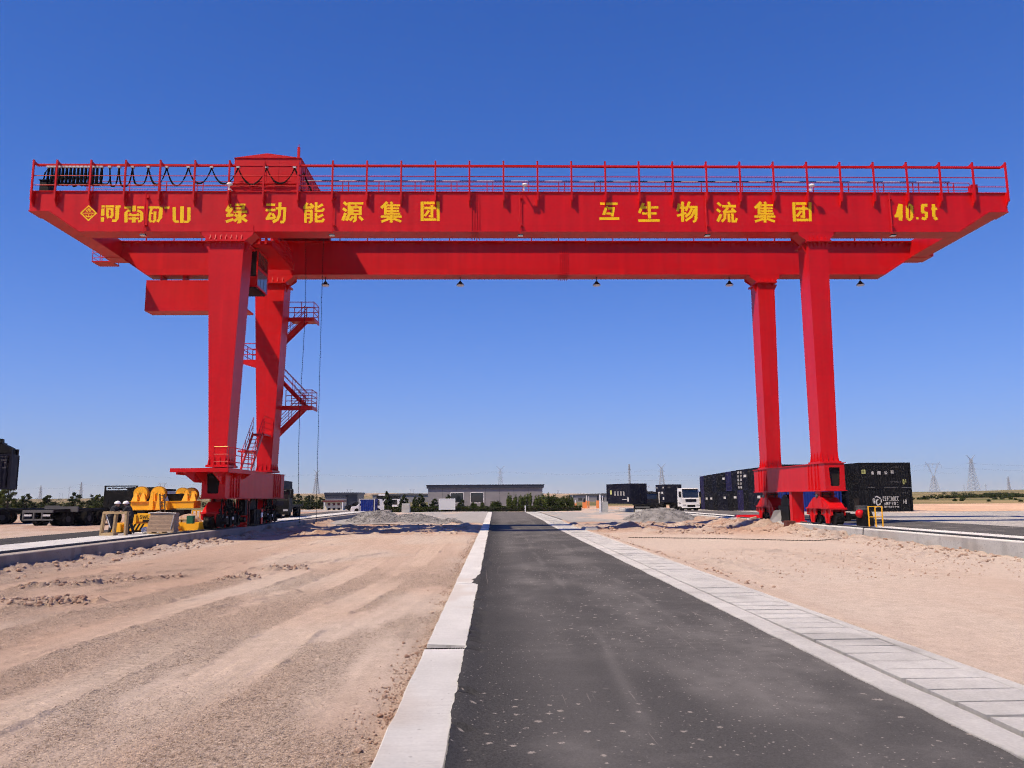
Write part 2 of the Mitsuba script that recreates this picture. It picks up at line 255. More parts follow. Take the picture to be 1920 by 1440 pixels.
# ---------------------------------------------------------------- helpers
BOXF = np.array([[0, 2, 3, 1], [4, 5, 7, 6], [0, 1, 5, 4], [2, 6, 7, 3], [0, 4, 6, 2], [1, 3, 7, 5]])
class MB:
    """collects pieces of ONE part"""
    def __init__(s): s.v, s.f, s.n = [], [], 0
    def add(s, v, f):
        v = np.asarray(v, float); f = np.asarray(f, int)
        if f.shape[1] == 4: f = np.vstack([f[:, [0, 1, 2]], f[:, [0, 2, 3]]])
        s.v.append(v); s.f.append(f + s.n); s.n += len(v); return s
    def mesh(s, m): return s.add(m.vertices, m.faces)
    def box(s, x0, x1, y0, y1, z0, z1):
        return s.add([[x, y, z] for z in (z0, z1) for y in (y0, y1) for x in (x0, x1)], [[0, 2, 3, 1], [4, 5, 7, 6], [0, 1, 5, 4], [2, 6, 7, 3], [0, 4, 6, 2], [1, 3, 7, 5]])
    def bar(s, p, q, w, h=None, upv=(0, 0, 1)):
        """rectangular bar from p to q, w across, h along upv"""
        p, q = np.asarray(p, float), np.asarray(q, float); h = w if h is None else h
        d = (q - p) / np.linalg.norm(q - p); u = np.asarray(upv, float)
        if abs(d @ u) > 0.99: u = np.array([0, 1.0, 0])
        a = np.cross(d, u); a /= np.linalg.norm(a); b = np.cross(a, d)
        c = [(-1, -1), (1, -1), (1, 1), (-1, 1)]
        v = [o + a * i * w / 2 + b * j * h / 2 for o in (p, q) for i, j in c]
        return s.add(v, [[0, 3, 2, 1], [4, 5, 6, 7], [0, 1, 5, 4], [1, 2, 6, 5], [2, 3, 7, 6], [3, 0, 4, 7]])
    def tube(s, pts, r, n=6):
        p = np.asarray(pts, float); t = np.gradient(p, axis=0); t /= np.linalg.norm(t, axis=1, keepdims=True) + 1e-9
        a = np.cross(t, np.where(np.abs(t[:, 2:]) < 0.9, [0, 0, 1.0], [1.0, 0, 0])); a /= np.linalg.norm(a, axis=1, keepdims=True) + 1e-9
        b = np.cross(t, a); th = np.arange(n) * 2 * np.pi / n
        r = np.broadcast_to(r, len(p))
        v = p[:, None] + r[:, None, None] * (np.cos(th)[None, :, None] * a[:, None] + np.sin(th)[None, :, None] * b[:, None])
        f = [[i * n + j, i * n + (j + 1) % n, (i + 1) * n + (j + 1) % n, (i + 1) * n + j] for i in range(len(p) - 1) for j in range(n)]
        s.add(v.reshape(-1, 3), f)
        for e, o in ((0, 1), (len(p) - 1, 0)):
            k = np.arange(1, n - 1); base = e * n
            s.f.append(np.stack([k * 0 + base, base + k + o, base + k + 1 - o], 1) + s.n - len(p) * n)
        return s
    def prism(s, poly, axis, lo, hi):
        """polygon (list of 2-tuples or shapely) extruded along axis 'x' (poly=yz), 'y' (poly=xz) or 'z' (poly=xy)"""
        P = poly if hasattr(poly, 'geom_type') else sg.Polygon(poly)
        for g in getattr(P, 'geoms', [P]):
            m = trimesh.creation.extrude_polygon(g, hi - lo, engine='earcut'); v = m.vertices
            if axis == 'z': w, f = np.c_[v[:, 0], v[:, 1], v[:, 2] + lo], m.faces
            elif axis == 'y': w, f = np.c_[v[:, 0], v[:, 2] + lo, v[:, 1]], m.faces[:, ::-1]
            else: w, f = np.c_[v[:, 2] + lo, v[:, 0], v[:, 1]], m.faces
            s.add(w, f)
        return s
    def hex8(s, lo, hi, z0, z1):
        """tapered box: rectangle lo=(x0,x1,y0,y1) at z0 to hi at z1"""
        v = [[x, y, z] for (r, z) in ((lo, z0), (hi, z1)) for y in r[2:] for x in r[:2]]
        return s.add(v, [[0, 2, 3, 1], [4, 5, 7, 6], [0, 1, 5, 4], [2, 6, 7, 3], [0, 4, 6, 2], [1, 3, 7, 5]])
    def cyl(s, p, q, r, n=16, r2=None):
        return s.tube([p, q], [r, r if r2 is None else r2], n)
    def ball(s, c, r, sub=2, sq=(1, 1, 1)):
        m = trimesh.creation.icosphere(subdivisions=sub, radius=1.0); return s.add(m.vertices * np.asarray(sq) * r + c, m.faces)
    def get(s): return np.vstack(s.v), np.vstack(s.f)
    def xf(s, m4):
        v, f = s.get(); m4 = np.asarray(m4); r = MB(); r.add(v @ m4[:3, :3].T + m4[:3, 3], f); return r

USED = {}
def key_for(name):
    n = USED.get(name, 0); USED[name] = n + 1
    return name if n == 0 else '%s_%03d' % (name, n)
def part(parent, name, mb, mat, smooth=False, label=None, kind=None, tw=None):
    k = key_for((parent + '__' if parent else '') + name)
    d = mikit.ply(mb.get() if isinstance(mb, MB) else mb, mat, smooth) if not (isinstance(mb, dict)) else dict(mb)
    if tw is not None: d['to_world'] = tw
    scene[k] = d
    if label or kind:
        labels[k] = {}
        if label: labels[k]['label'] = label
        if kind: labels[k]['kind'] = kind
    return k
def thing(name, label, cat, group=None, kind=None):
    k = key_for(name); labels[k] = {'label': label, 'category': cat}
    if group: labels[k]['group'] = group
    if kind: labels[k]['kind'] = kind
    return k
def solo(name, label, cat, mb, mat, smooth=False, group=None, kind=None, tw=None):
    k = thing(name, label, cat, group, kind)
    d = mikit.ply(mb.get() if isinstance(mb, MB) else mb, mat, smooth)
    if tw is not None: d['to_world'] = tw
    scene[k] = d; return k
def structure(name, label, mb, mat, smooth=False, color=None):
    k = key_for(name); labels[k] = {'label': label, 'kind': 'structure'}
    scene[k] = mikit.ply(mb.get() if isinstance(mb, MB) else mb, mat, smooth); return k
def rotz(a, x=0, y=0, z=0): return T().translate([x, y, z]).rotate([0, 0, 1], a)

def grid(xs, ys, hf):
    X, Y = np.meshgrid(xs, ys); Z = hf(X, Y)
    v = np.stack([X, Y, Z], -1).reshape(-1, 3); nx = len(xs)
    i, j = np.meshgrid(np.arange(len(ys) - 1), np.arange(nx - 1), indexing='ij')
    a = (i * nx + j).ravel()
    return v, np.vstack([np.stack([a, a + 1, a + nx + 1], 1), np.stack([a, a + nx + 1, a + nx], 1)])
def gspace(y0, y1, k, dmin):
    o = [y0]
    while o[-1] < y1: o.append(o[-1] + max(dmin, k * abs(o[-1])))
    o[-1] = y1; return np.array(o)
def ss(a, b, x):
    t = np.clip((x - a) / (b - a), 0, 1); return t * t * (3 - 2 * t)
def nf(x, y, s, o=3, seed=0): return meshkit.fbm(np.stack([x * s, y * s, 0 * x + seed * 7.3], -1), o, seed)

ICO = trimesh.creation.icosphere(subdivisions=1); ICO0 = trimesh.creation.icosahedron()
STONES = []
for q in range(6):
    v = ICO0.vertices * (1 + 0.5 * (rng.random((12, 1)) - 0.5)) * np.array([1, 0.8, 0.6]); STONES.append((v, ICO0.faces))
def scatter(P, R, sink=0.3):
    """many stones (position, radius) as one mesh"""
    mb = MB()
    P, R = np.asarray(P), np.asarray(R)
    for q in range(6):
        idx = np.arange(q, len(P), 6)
        if not len(idx): continue
        v, f = STONES[q]; a = rng.random(len(idx)) * 6.28; b = (rng.random(len(idx)) - 0.5) * 1.2
        ca, sa_, cb, sb = np.cos(a), np.sin(a), np.cos(b), np.sin(b)
        rx = np.stack([np.stack([ca, -sa_ * cb, sa_ * sb], -1), np.stack([sa_, ca * cb, -ca * sb], -1), np.stack([0 * ca, sb, cb], -1)], 1)
        w = np.einsum('kij,nj->kni', rx, v) * R[idx][:, None, None] + P[idx][:, None, :] + np.array([0, 0, 1]) * (R[idx] * (0.6 - sink))[:, None, None]
        fs = (f[None] + (np.arange(len(idx)) * len(v))[:, None, None]).reshape(-1, 3)
        mb.add(w.reshape(-1, 3), fs)
    return mb

pr('joint_shade', (0.012, 0.011, 0.011), 0.9, spec=0.1)  # black that paints the shade in the kerb joints
def pebble_fn(p, n, uv):
    r = noise(p.x * 31, p.y * 31, p.z * 3)
    return mix(mi.Color3f(0.23, 0.17, 0.13), mi.Color3f(0.47, 0.39, 0.32), smoothstep(0.1, 0.85, r))
pr('pebble', proc(pebble_fn), 0.9, spec=0.1)
# ---------------------------------------------------------------- setting: ground
ROADX = (-0.41, 4.2)
RIDGES = [(-9.6, 16.2, -8.4, 17.0, .10, .22), (-10.9, 17.2, -9.2, 17.8, .05, .3), (-11.6, 19.6, -10.2, 20.4, .12, .25), (-10.3, 20.6, -8.6, 22.0, .09, .25), (-7.2, 21.2, -6.6, 21.7, .10, .25), (-6.6, 23.9, -6.0, 24.4, .14, .3),
          (-8.9, 18.2, -6.4, 21.5, .035, .12), (-8.2, 15.2, -6.4, 17.6, .03, .12), (-5.6, 15.5, -4.6, 18.5, .04, .15), (-11.8, 21.6, -9.0, 24.6, .05, .3), (-10.5, 26, -7.5, 29, .04, .2), (-6.2, 26, -4.4, 31, .05, .2), (-6.5, 11.5, -5.4, 14.0, .025, .12)]
def seg_d(X, Y, x0, y0, x1, y1):
    dx, dy = x1 - x0, y1 - y0; t = np.clip(((X - x0) * dx + (Y - y0) * dy) / (dx * dx + dy * dy), 0, 1)
    return np.hypot(X - x0 - t * dx, Y - y0 - t * dy)
def mnoise(x, y, z):
    """the same noise as the materials use, in numpy"""
    return meshkit.noise(np.stack(np.broadcast_arrays(np.asarray(x, float), np.asarray(y, float), np.asarray(z, float)), -1) + 1e6)
def mfbm(x, y, z, o): return sum(0.5 ** (i + 1) * mnoise(x * 2 ** i, y * 2 ** i, z * 2 ** i + 17 * i) for i in range(o)) / (1 - 0.5 ** o)
def ruts_np(X, Y):
    s = X + 0.4 * np.sin(Y * 0.09 + 0.6) + 0.25 * np.sin(Y * 0.21) + 0.22 * (mnoise(Y * 0.3, X * 0.25, 2.0) - 0.5)
    t, edge = np.zeros_like(s), np.zeros_like(s)
    for k, c in enumerate(TRACKS):
        w = 0.34 + 0.14 * mnoise(Y * 0.2, k * 3.7, 1.0); on = ss(0.15, 0.4, mnoise(Y * 0.13 + 4, k * 5.1, 2.0)); d = np.abs(s - c)
        t = np.maximum(t, (1 - ss(w - 0.08, w + 0.14, d)) * on); edge += on * np.exp(-((d - w - 0.05) / 0.06) ** 2)
    coarse = ss(0.33, 0.50, mfbm(X * 0.7, Y * 0.22, 5.0, 4)) * (1 - t) * (1 - ss(17, 34, Y))
    return t, edge, coarse
def mid_h(X, Y):
    s = X + 0.4 * np.sin(Y * 0.09 + 0.6) + 0.25 * np.sin(Y * 0.21)
    h = 0.025 * (nf(s, Y * 0.06, 1.0, 3, 1) - 0.5) + 0.018 * (nf(X, Y, 1.6, 3, 2) - 0.5) + 0.010 * (nf(X, Y, 9, 3, 3) - 0.5)
    if np.mean(X) < 0:
        t, edge, coarse = ruts_np(X, Y); lf = ss(-1.0, -1.5, X)
        h += lf * (-0.012 * t + 0.050 * edge * ss(0.50, 0.82, nf(X, Y, 2.2, 4, 30)) + coarse * (0.004 + 0.026 * (nf(X, Y, 8, 3, 4) - 0.5)))
    for x0, y0, x1, y1, hh, w in RIDGES:
        d = seg_d(X, Y, x0, y0, x1, y1)
        h += hh * np.exp(-(d / w) ** 2) * (0.3 + 1.5 * ss(0.35, 0.8, nf(X, Y, 7, 3, 5)))
    # rough heaps and wheel ridges where the crane stands
    z = ss(44, 48, Y) * ss(66, 60, Y)
    h += z * (0.30 * (nf(X, Y, 0.45, 4, 6) - 0.42) + 0.22 * ss(0.52, 0.8, nf(X, Y * 1.6, 0.9, 4, 8)))
    zr = ss(6.5, 9, X) * ss(43, 47, Y) * ss(62, 54, Y)
    h += zr * 0.30 * ss(0.42, 0.75, nf(X, Y, 0.7, 4, 9))
    br = ss(15.0, 17.2, X) * ss(24, 40, Y) * (0.10 + 0.28 * ss(0.3, 0.7, nf(X, Y, 1.3, 4, 10)))
    bl = ss(-13.2, -14.4, X) * (0.05 + 0.22 * ss(0.3, 0.75, nf(X, Y, 1.9, 4, 11)))
    h += br + bl
    # pale rubble patches on the right
    h += 0.07 * ss(8, 11, X) * np.exp(-((Y - 27 - 0.15 * (X - 12)) / 2.2) ** 2) * ss(0.45, 0.75, nf(X, Y, 3.0, 3, 12))
    h += 0.10 * np.exp(-((X - 7.3) / .9) ** 2 - ((Y - 24.5) / 3.4) ** 2) * ss(0.4, 0.8, nf(X, Y, 3.2, 3, 13))
    h += 0.12 * np.exp(-((X - 10.2) / 1.4) ** 2 - ((Y - 30) / 2.0) ** 2) * ss(0.45, 0.8, nf(X, Y, 2.6, 3, 14))
    h += 0.14 * ss(60, 67, Y)
    kerb = ss(-1.5, -1.0, X) * (X < 0) + ss(6.5, 6.0, X) * (X > 3)
    h = (h - 0.02) * (1 - 0.7 * kerb * ss(50, 40, Y)) - 0.05 * kerb * (X < 0)
    return h + (X > 3) * ss(6.3, 5.85, X) * (0.045 + 0.05 * (nf(X, Y, 1.1, 4, 61) - .5)) - (X > 3) * ss(5.78, 5.70, X) * .15
ysL = gspace(4.0, 68, 0.0032, 0.024)
ysB = np.concatenate([np.linspace(-25, 3.5, 20), ysL])
part('', 'dirt_ground', grid(np.linspace(-14.52, -0.96, 400), ysB, mid_h), 'dirt', True); labels['dirt_ground'] = {'label': 'rutted pinkish dirt ground left of the road kerb', 'kind': 'structure'}
structure('dirt_ground', 'pale dirt ground between the drain and the right crane beam', grid(np.linspace(5.70, 17.52, 230), ysB, mid_h), 'dirt', True)
def gravel_h(X, Y): return mid_h(X, np.minimum(Y, 67.9)) * 0 + 0.16 + 0.05 * (nf(X, Y, 0.5, 4, 30) - 0.5) - 0.35 * ss(65.5, 62.0, Y + 1.6 * (nf(X, Y, 0.25, 3, 31) - 0.5))
structure('gravel_ground', 'light grey gravel yard beside the far end of the road', grid(np.linspace(-14.52, -0.96, 60), np.linspace(61, 112.2, 120), gravel_h), 'gravel', True)
structure('gravel_ground', 'light grey gravel yard between road and trucks', grid(np.linspace(5.93, 17.52, 60), np.linspace(61, 112.2, 120), gravel_h), 'gravel', True)
def yard_h(X, Y): return 0.43 + 0.05 * (nf(X, Y, 0.3, 3, 33) - 0.5) + 0.03 * (nf(X, Y, 1.7, 2, 34) - 0.5) - 0.3 * ss(85, 108, Y)
structure('yard_ground', 'dusty storage yard left of the crane rail', grid(np.linspace(-110, -15.1, 130), np.linspace(-20, 125, 150), lambda X, Y: yard_h(X, Y) + 0.10 * ss(-20, -24, X) * ss(0.5, 0.8, nf(X, Y, .6, 3, 35))), 'dirt', True)
structure('yard_ground', 'light gravel storage yard right of the crane rail', grid(np.linspace(18.1, 46, 60), np.linspace(-20, 118, 150), yard_h), 'gravel', True)
structure('yard_ground', 'light gravel storage yard at the right picture edge', grid(np.concatenate([[46.0], np.linspace(47, 160, 90)]), np.linspace(-20, 80, 100), lambda X, Y: yard_h(X, np.minimum(Y, 80)) - 0.12 * ss(78, 80, Y + 3 * (nf(X, Y, .3, 2, 36) - .5))), 'gravel', True)
def terrain_h(X, Y):
    D = np.hypot(X, Y); th = np.degrees(np.arctan2(X, np.maximum(Y, 1e-3)))
    px = np.interp(th, [-60, -35, -24, -18, -12, 0, 8, 16, 24, 30, 34, 60], [2, 2.5, 4.5, 8, 9.5, 7, 5, 5, 4, 4.5, 6.5, 7])
    ridge = 1500 * px / 1450 + 2.1
    n = (nf(X, Y, 0.004, 4, 40) - 0.5)
    h = 0.12 + (ridge - 0.1) * ss(120, 1500, D) ** 1.15 + n * np.minimum(D, 1500) * 0.0042 * ss(150, 500, D) + 0.5 * (nf(X, Y, 0.03, 3, 41) - 0.5) * ss(110, 200, D) * ss(2600, 1200, D)
    h -= 14 * ss(1700, 3500, D)
    rgt = ss(44, 50, X)
    slope = np.interp(Y, [0, 77, 115, 200, 420, 1500], [.3, .42, .85, 1.35, 2.6, 6.5]) + 0.25 * (nf(X, Y, .05, 3, 45) - .5)
    h = np.where((X > 44) & (Y < 420), rgt * (slope * ss(420, 200, Y) + np.maximum(h, slope) * ss(200, 420, Y)) + (1 - rgt) * h, h)
    inside = ((X > -112) & (X < 46) & (Y < 128)) | ((X >= 46) & (X < 160) & (Y < 76))
    return np.where(inside, -0.75, np.where((Y < 100) & (X < 44), np.minimum(h, 0.1), h))
sx = np.concatenate([-gspace(125, 3800, 0.045, 4)[::-1], np.linspace(-121, 42, 40), np.linspace(45, 160, 90), gspace(163, 3800, 0.03, 3)])
sy = np.concatenate([np.linspace(-300, 60, 30), np.linspace(62, 127, 45), gspace(129, 4200, 0.014, 1.8)])
structure('terrain', 'open plain of dry grass and bare earth rising to the skyline', grid(sx, sy, terrain_h), 'terrain_mat', True)
# hard apron that closes the yard behind hedge and buildings
structure('yard_ground', 'grey hardstanding behind the hedge around the buildings', grid(np.linspace(-112, 45, 50), np.linspace(111, 150, 20), lambda X, Y: 0.11 + 0.0 * X + 0.02 * (nf(X, Y, .2, 2, 44) - .5)), 'gravel', True)

# road and its edges
def road_h(X, Y): return 0.004 + 0.012 * (nf(X, Y, 0.5, 3, 50) - 0.5) - 0.02 * ((X - 1.9) / 2.3) ** 2 * 0 + 0.1 * ss(60, 70, Y)
ex = np.linspace(ROADX[0], ROADX[1], 40)
ry = np.concatenate([np.linspace(-25, 3.8, 12), gspace(4.2, 110.5, 0.006, 0.035)])
v, f = grid(ex, ry, road_h)
vv = v.reshape(len(ry), len(ex), 3)
rag = (nf(ry * 0, ry, 4.5, 4, 51) - 0.5) * 0.075 + (nf(ry * 0, ry, 0.5, 2, 52) - 0.5) * 0.07
vv[:, 0, 0] += np.clip(rag, -0.13, 0.05); vv[:, 0, 2] += 0.075; vv[:, 1, 0] += np.clip(rag, -0.13, 0.05) * 0.9; vv[:, 1, 2] += 0.06 * (rag < 0)
vv[:, -1, 0] += (nf(ry * 0, ry, 2.2, 3, 53) - 0.5) * 0.07
structure('road', 'dark new asphalt road with pale dusty scuffs', (vv.reshape(-1, 3), f), 'asphalt', True)
# kerb: long cast blocks with open joints
kerb = key_for('kerb'); labels[kerb] = {'label': 'flat pale concrete kerb along the left road edge', 'kind': 'structure'}
joints = [-24, -15, -6, 2.2, 11.0, 19.2, 23.6, 28.2, 32.6, 37.0, 41.5, 46, 51, 56, 61.5, 67, 73, 80, 88, 97, 108.8]
for a, b in zip(joints[:-1], joints[1:]):
    w = 0.13 if abs(a - 11) < .1 else 0.03
    w2 = 0.02
    n = max(3, int((b - a) / 0.25)); ys = np.linspace(a + w, b - w2, n); jl, jr = (nf(ys * 0, ys, 2.3, 3, 60) - .5) * .03, (nf(ys * 0, ys, 3.1, 4, 61) - .5) * .05
    if abs(a - 11) < .1: pass
    zt = 0.062 + 0.1 * ss(60, 70, ys) + 0.006 * (rng.random() - .5)
    ring = []
    for q in range(n):
        ch = 0.012
        tilt = (0.02 if (q in (0, n - 1)) else 0)
        x0, x1, z = -0.97 + jl[q], -0.40 + jr[q], zt[q]
        ring += [[x0, ys[q], -0.35], [x0, ys[q], z - ch], [x0 + ch, ys[q], z], [x1 - ch, ys[q], z], [x1, ys[q], z - ch], [x1, ys[q], -0.35]]
    if w > .1:
        for j, dy in enumerate((.24, .24, .22, .07, .0, .0)): ring[j][1] += dy
        for j in range(6, 12): ring[j][1] += .12 * (j < 9)
    fs = [[i * 6 + j, (i + 1) * 6 + j, (i + 1) * 6 + j + 1, i * 6 + j + 1] for i in range(n - 1) for j in range(5)]
    mb = MB().add(ring, np.array(fs)[:, ::-1]); mb.f.append(np.array([[0, 1, 2], [0, 2, 3], [0, 3, 4], [0, 4, 5]])); e = (n - 1) * 6; mb.f.append(np.array([[0, 2, 1], [0, 3, 2], [0, 4, 3], [0, 5, 4]]) + e)
    part(kerb, 'block', mb, 'concrete')
    if a > 2: part(kerb, 'joint_shade_strip', MB().hex8((-.965, -.42, a - .024, a + w - .002 + .22 * (w > .1)), (-.965, -.42, a - .024, a + w - .002), -.3, (.05 if w > .1 else .02) + .1 * float(ss(60, 70, np.array(a)))), 'joint_shade')  # black strip painting the shade of the open joint
sp = sg.Polygon([(-.40, 18.9), (-.47, 19.1), (-.55, 19.3), (-.50, 19.7), (-.57, 20.0), (-.48, 20.3), (-.46, 20.9), (-.40, 21.3)]).buffer(.02)
structure('road', 'thin spill of asphalt lapping over the kerb', MB().prism(sp, 'z', .066, .074), 'asphalt')
# drain: two cast edge strips with loose cover slabs between
drain = key_for('drain'); labels[drain] = {'label': 'concrete drain with grey cover slabs along the right road edge', 'kind': 'structure'}
for x0, x1, sd in ((4.19, 4.56, 70), (5.62, 5.88, 72)):
    cuts = [-25, 3.0, 12.3, 20.6, 31, 43.5, 52.5, 62, 75, 92, 108.5]
    for a, b in zip(cuts[:-1], cuts[1:]):
        n = max(3, int((b - a) / 0.3)); ys = np.linspace(a + 0.012, b - 0.012, n); j0, j1 = (nf(ys * 0, ys, 2.0, 3, sd) - .5) * .05, (nf(ys * 0, ys, 1.7, 3, sd + 1) - .5) * .06
        z = 0.026 + 0.1 * ss(60, 70, ys); ring = []
        for q in range(n): ring += [[x0 + j0[q], ys[q], -0.4], [x0 + j0[q], ys[q], z[q] - .01], [x0 + j0[q] + .01, ys[q], z[q]], [x1 + j1[q] - .01, ys[q], z[q]], [x1 + j1[q], ys[q], z[q] - .01], [x1 + j1[q], ys[q], -0.4]]
        fs = [[i * 6 + j, (i + 1) * 6 + j, (i + 1) * 6 + j + 1, i * 6 + j + 1] for i in range(n - 1) for j in range(5)]
        mb = MB().add(ring, np.array(fs)[:, ::-1]); mb.f.append(np.array([[0, 1, 2], [0, 2, 3], [0, 3, 4], [0, 4, 5]])); e = (n - 1) * 6; mb.f.append(np.array([[0, 2, 1], [0, 3, 2], [0, 4, 3], [0, 5, 4]]) + e)
        part(drain, 'edge_strip', mb, 'slab_concrete')
part(drain, 'channel', MB().box(4.60, 5.62, -25, 108, -0.45, -0.3), 'hole_shade')
far_slabs = MB()
y, k = 3.6, 0
while y < 108:
    L = 0.5; r = rng.random(6)
    gap = 0.008 + (0.04 if r[0] > 0.82 else 0.016 * r[0])
    if 49.2 < y < 51.0 or 46.4 < y < 46.8: y += L; continue
    xl = 4.575 + .03 * r[1] + .045 * float(ss(13.5, 11.5, np.array(y))); xr = 5.605 - .02 * r[2]; sk = .03 * (r[4] - .5); zt_ = 0.022 + .012 * r[3] + 0.1 * float(ss(60, 70, np.array(y))); ya, yb = y + .004, y + L - gap
    top = [[xl + .008, ya + sk + .008, zt_], [xr - .008, ya - sk + .008, zt_], [xl + .008, yb + sk - .008 - .012 * r[5], zt_ + .008 * (r[0] - .5)], [xr - .008, yb - sk - .008, zt_]]
    bot = [[xl, ya + sk, -.08], [xr, ya - sk, -.08], [xl, yb + sk - .012 * r[5], -.08], [xr, yb - sk, -.08]]
    mb = MB().add(bot + top, [[0, 2, 3, 1], [4, 5, 7, 6], [0, 1, 5, 4], [2, 6, 7, 3], [0, 4, 6, 2], [1, 3, 7, 5]])
    if y < 50: part(drain, 'cover_slab', mb, 'slab_concrete')
    else: far_slabs.add(*mb.get())
    y += L; k += 1
part(drain, 'cover_slab', far_slabs, 'slab_concrete', kind='stuff')
# slabs lifted off the drain by the crane line
solo('lifted_slab', 'loose grey cover slab lying beside the open drain gap', 'concrete slab', MB().hex8((5.7, 6.5, 49.6, 50.9), (5.75, 6.45, 49.65, 50.85), .03, .2), 'slab_concrete')

# crane beams with rails, and the strips beside them
def beam(name, label, xi, s, ys, mat='concrete'):
    k = key_for(name); labels[k] = {'label': label, 'category': 'rail beam'}
    mb = MB(); n = len(ys); ring = []
    prof = [(0, -0.5), (0, .49), (.025, .515), (1.0, .515), (1.0, -.5)]
    for y in ys: ring += [[xi + s * (u + 0.015 * (random.random() - .5) * (w > .4 and u < .1)), y, w] for u, w in prof]
    fs = np.array([[i * 5 + j, i * 5 + j + 1, (i + 1) * 5 + j + 1, (i + 1) * 5 + j] for i in range(n - 1) for j in range(4)])
    mb.add(ring, fs if s > 0 else fs[:, ::-1]); part(k, 'beam', mb, mat)
    xr = xi + s * 0.6
    part(k, 'rail', MB().box(xr - .06, xr + .06, ys[0], ys[-1], .515, .53).box(xr - .015, xr + .015, ys[0], ys[-1], .53, .555).box(xr - .035, xr + .035, ys[0], ys[-1], .555, .59), 'grey_steel')
    return k
beam('rail_beam', 'concrete beam with crane rail on the left, in shade towards the road', -14.5, -1, np.arange(-24, 112, 2.0), 'shaded_concrete')
beam('rail_beam', 'sunlit concrete beam with crane rail on the right', 17.5, 1, np.arange(-24, 112, 2.0))
structure('concrete_strip', 'pale concrete strip behind the left crane rail', MB().box(-18.2, -15.55, -20, 100, .3, .50), 'concrete')
structure('service_road', 'grey asphalt lane in the left yard', grid(np.linspace(-21.6, -18.2, 14), np.linspace(-20, 104, 80), lambda X, Y: 0.475 + 0.03 * (nf(X, Y, .4, 3, 80) - .5)), 'asphalt', True)
structure('concrete_strip', 'pale concrete strip behind the right crane rail', MB().box(18.55, 20.4, -20, 100, .3, .49), 'concrete')
structure('service_road', 'dark asphalt lane in the right yard', grid(np.linspace(20.4, 26.4, 14), np.linspace(-20, 104, 80), lambda X, Y: 0.475 + 0.03 * (nf(X, Y, .4, 3, 81) - .5) - 0.25 * ss(88, 104, Y)), 'asphalt', True)

# loose stones: along the kerb, over the dirt, on the heaps
P, R = [], []
for _ in range(5200):
    y = 4.5 + 40 * rng.random() ** 1.7; d = abs(rng.normal(0, .16)); m = float(nf(np.array(0.), np.array(y), .55, 2, 90)); r = 0.004 + 0.016 * rng.random() ** 2.5
    if m > .46 or rng.random() < .2: P.append([-1.0 - d, y, 0]); R.append(r * (1 + (rng.random() < .05)))
P = np.array(P); P[:, 2] = mid_h(P[:, 0], P[:, 1]) + .004
scene_key = part('', 'kerb_rubble', scatter(P, R, .2), 'clod'); labels[scene_key] = {'label': 'loose stones and clods strewn along the kerb edge', 'category': 'rubble', 'kind': 'stuff'}
OCT = trimesh.creation.icosahedron(); OCT = (np.array([[1, 0, 0], [-1, 0, 0], [0, .8, 0], [0, -.8, 0], [0, 0, .65], [0, 0, -.65]], float), np.array([[0, 2, 4], [2, 1, 4], [1, 3, 4], [3, 0, 4], [2, 0, 5], [1, 2, 5], [3, 1, 5], [0, 3, 5]]))
n_ = 150000
y_ = 5.6 + 17 * rng.random(n_) ** 1.9; x_ = -1.05 - (0.68 * y_ + .5) * rng.random(n_)
t_, e_, c_ = ruts_np(x_, y_)
keep = (rng.random(n_) < .02 + .95 * c_ ** 1.5) & (x_ > -14)
x_, y_ = x_[keep][:70000], y_[keep][:70000]; m_ = len(x_)
r_s = (0.0035 + 0.0075 * rng.random(m_) ** 3) * (1 + .03 * np.maximum(y_ - 8, 0)); a_ = rng.random(m_) * 6.28
v_ = OCT[0][None] * r_s[:, None, None] * (0.7 + .6 * rng.random((m_, 6, 1)))
v_ = np.stack([v_[..., 0] * np.cos(a_)[:, None] - v_[..., 1] * np.sin(a_)[:, None], v_[..., 0] * np.sin(a_)[:, None] + v_[..., 1] * np.cos(a_)[:, None], v_[..., 2]], -1) + np.stack([x_, y_, mid_h(x_, y_) + .25 * r_s], -1)[:, None]
k = part('', 'pebbles', (v_.reshape(-1, 3), (OCT[1][None] + 6 * np.arange(m_)[:, None, None]).reshape(-1, 3)), 'pebble'); labels[k] = {'label': 'small pebbles bedded in the rutted dirt', 'category': 'pebbles', 'kind': 'stuff'}
P, R = [], []
for x0, y0, x1, y1, hh, w in RIDGES[:6]:
    for _ in range(150):
        t = rng.random(); P.append([x0 + t * (x1 - x0) + rng.normal(0, w * .6), y0 + t * (y1 - y0) + rng.normal(0, w * .6), 0]); R.append(.012 + .05 * rng.random() ** 2.5)
for _ in range(900): P.append([9 + 8.3 * rng.random(), 44 + 13 * rng.random(), 0]); R.append(.02 + .12 * rng.random() ** 4)
for _ in range(500): P.append([-14.4 + 1.3 * rng.random() ** 2, 20 + 26 * rng.random(), 0]); R.append(.02 + .09 * rng.random() ** 3)
for _ in range(500): P.append([17.4 - 1.9 * rng.random() ** 1.5, 24 + 22 * rng.random(), 0]); R.append(.02 + .07 * rng.random() ** 3)
for _ in range(500): P.append([-14 + 12.5 * rng.random(), 46 + 16 * rng.random(), 0]); R.append(.02 + .10 * rng.random() ** 4)
for _ in range(1100): P.append([7 + 9 * rng.random(), 20 + 11 * rng.random(), 0]); R.append(.008 + .03 * rng.random() ** 3)
for _ in range(300): P.append([6.0 + .5 * rng.random() ** 2, 18 + 30 * rng.random(), 0]); R.append(.01 + .05 * rng.random() ** 3)
for _ in range(160): P.append([6.3 + 1.8 * rng.random(), 47.5 + 4 * rng.random(), 0]); R.append(.03 + .14 * rng.random() ** 2)
P = np.array(P); P[:, 2] = mid_h(P[:, 0], P[:, 1])
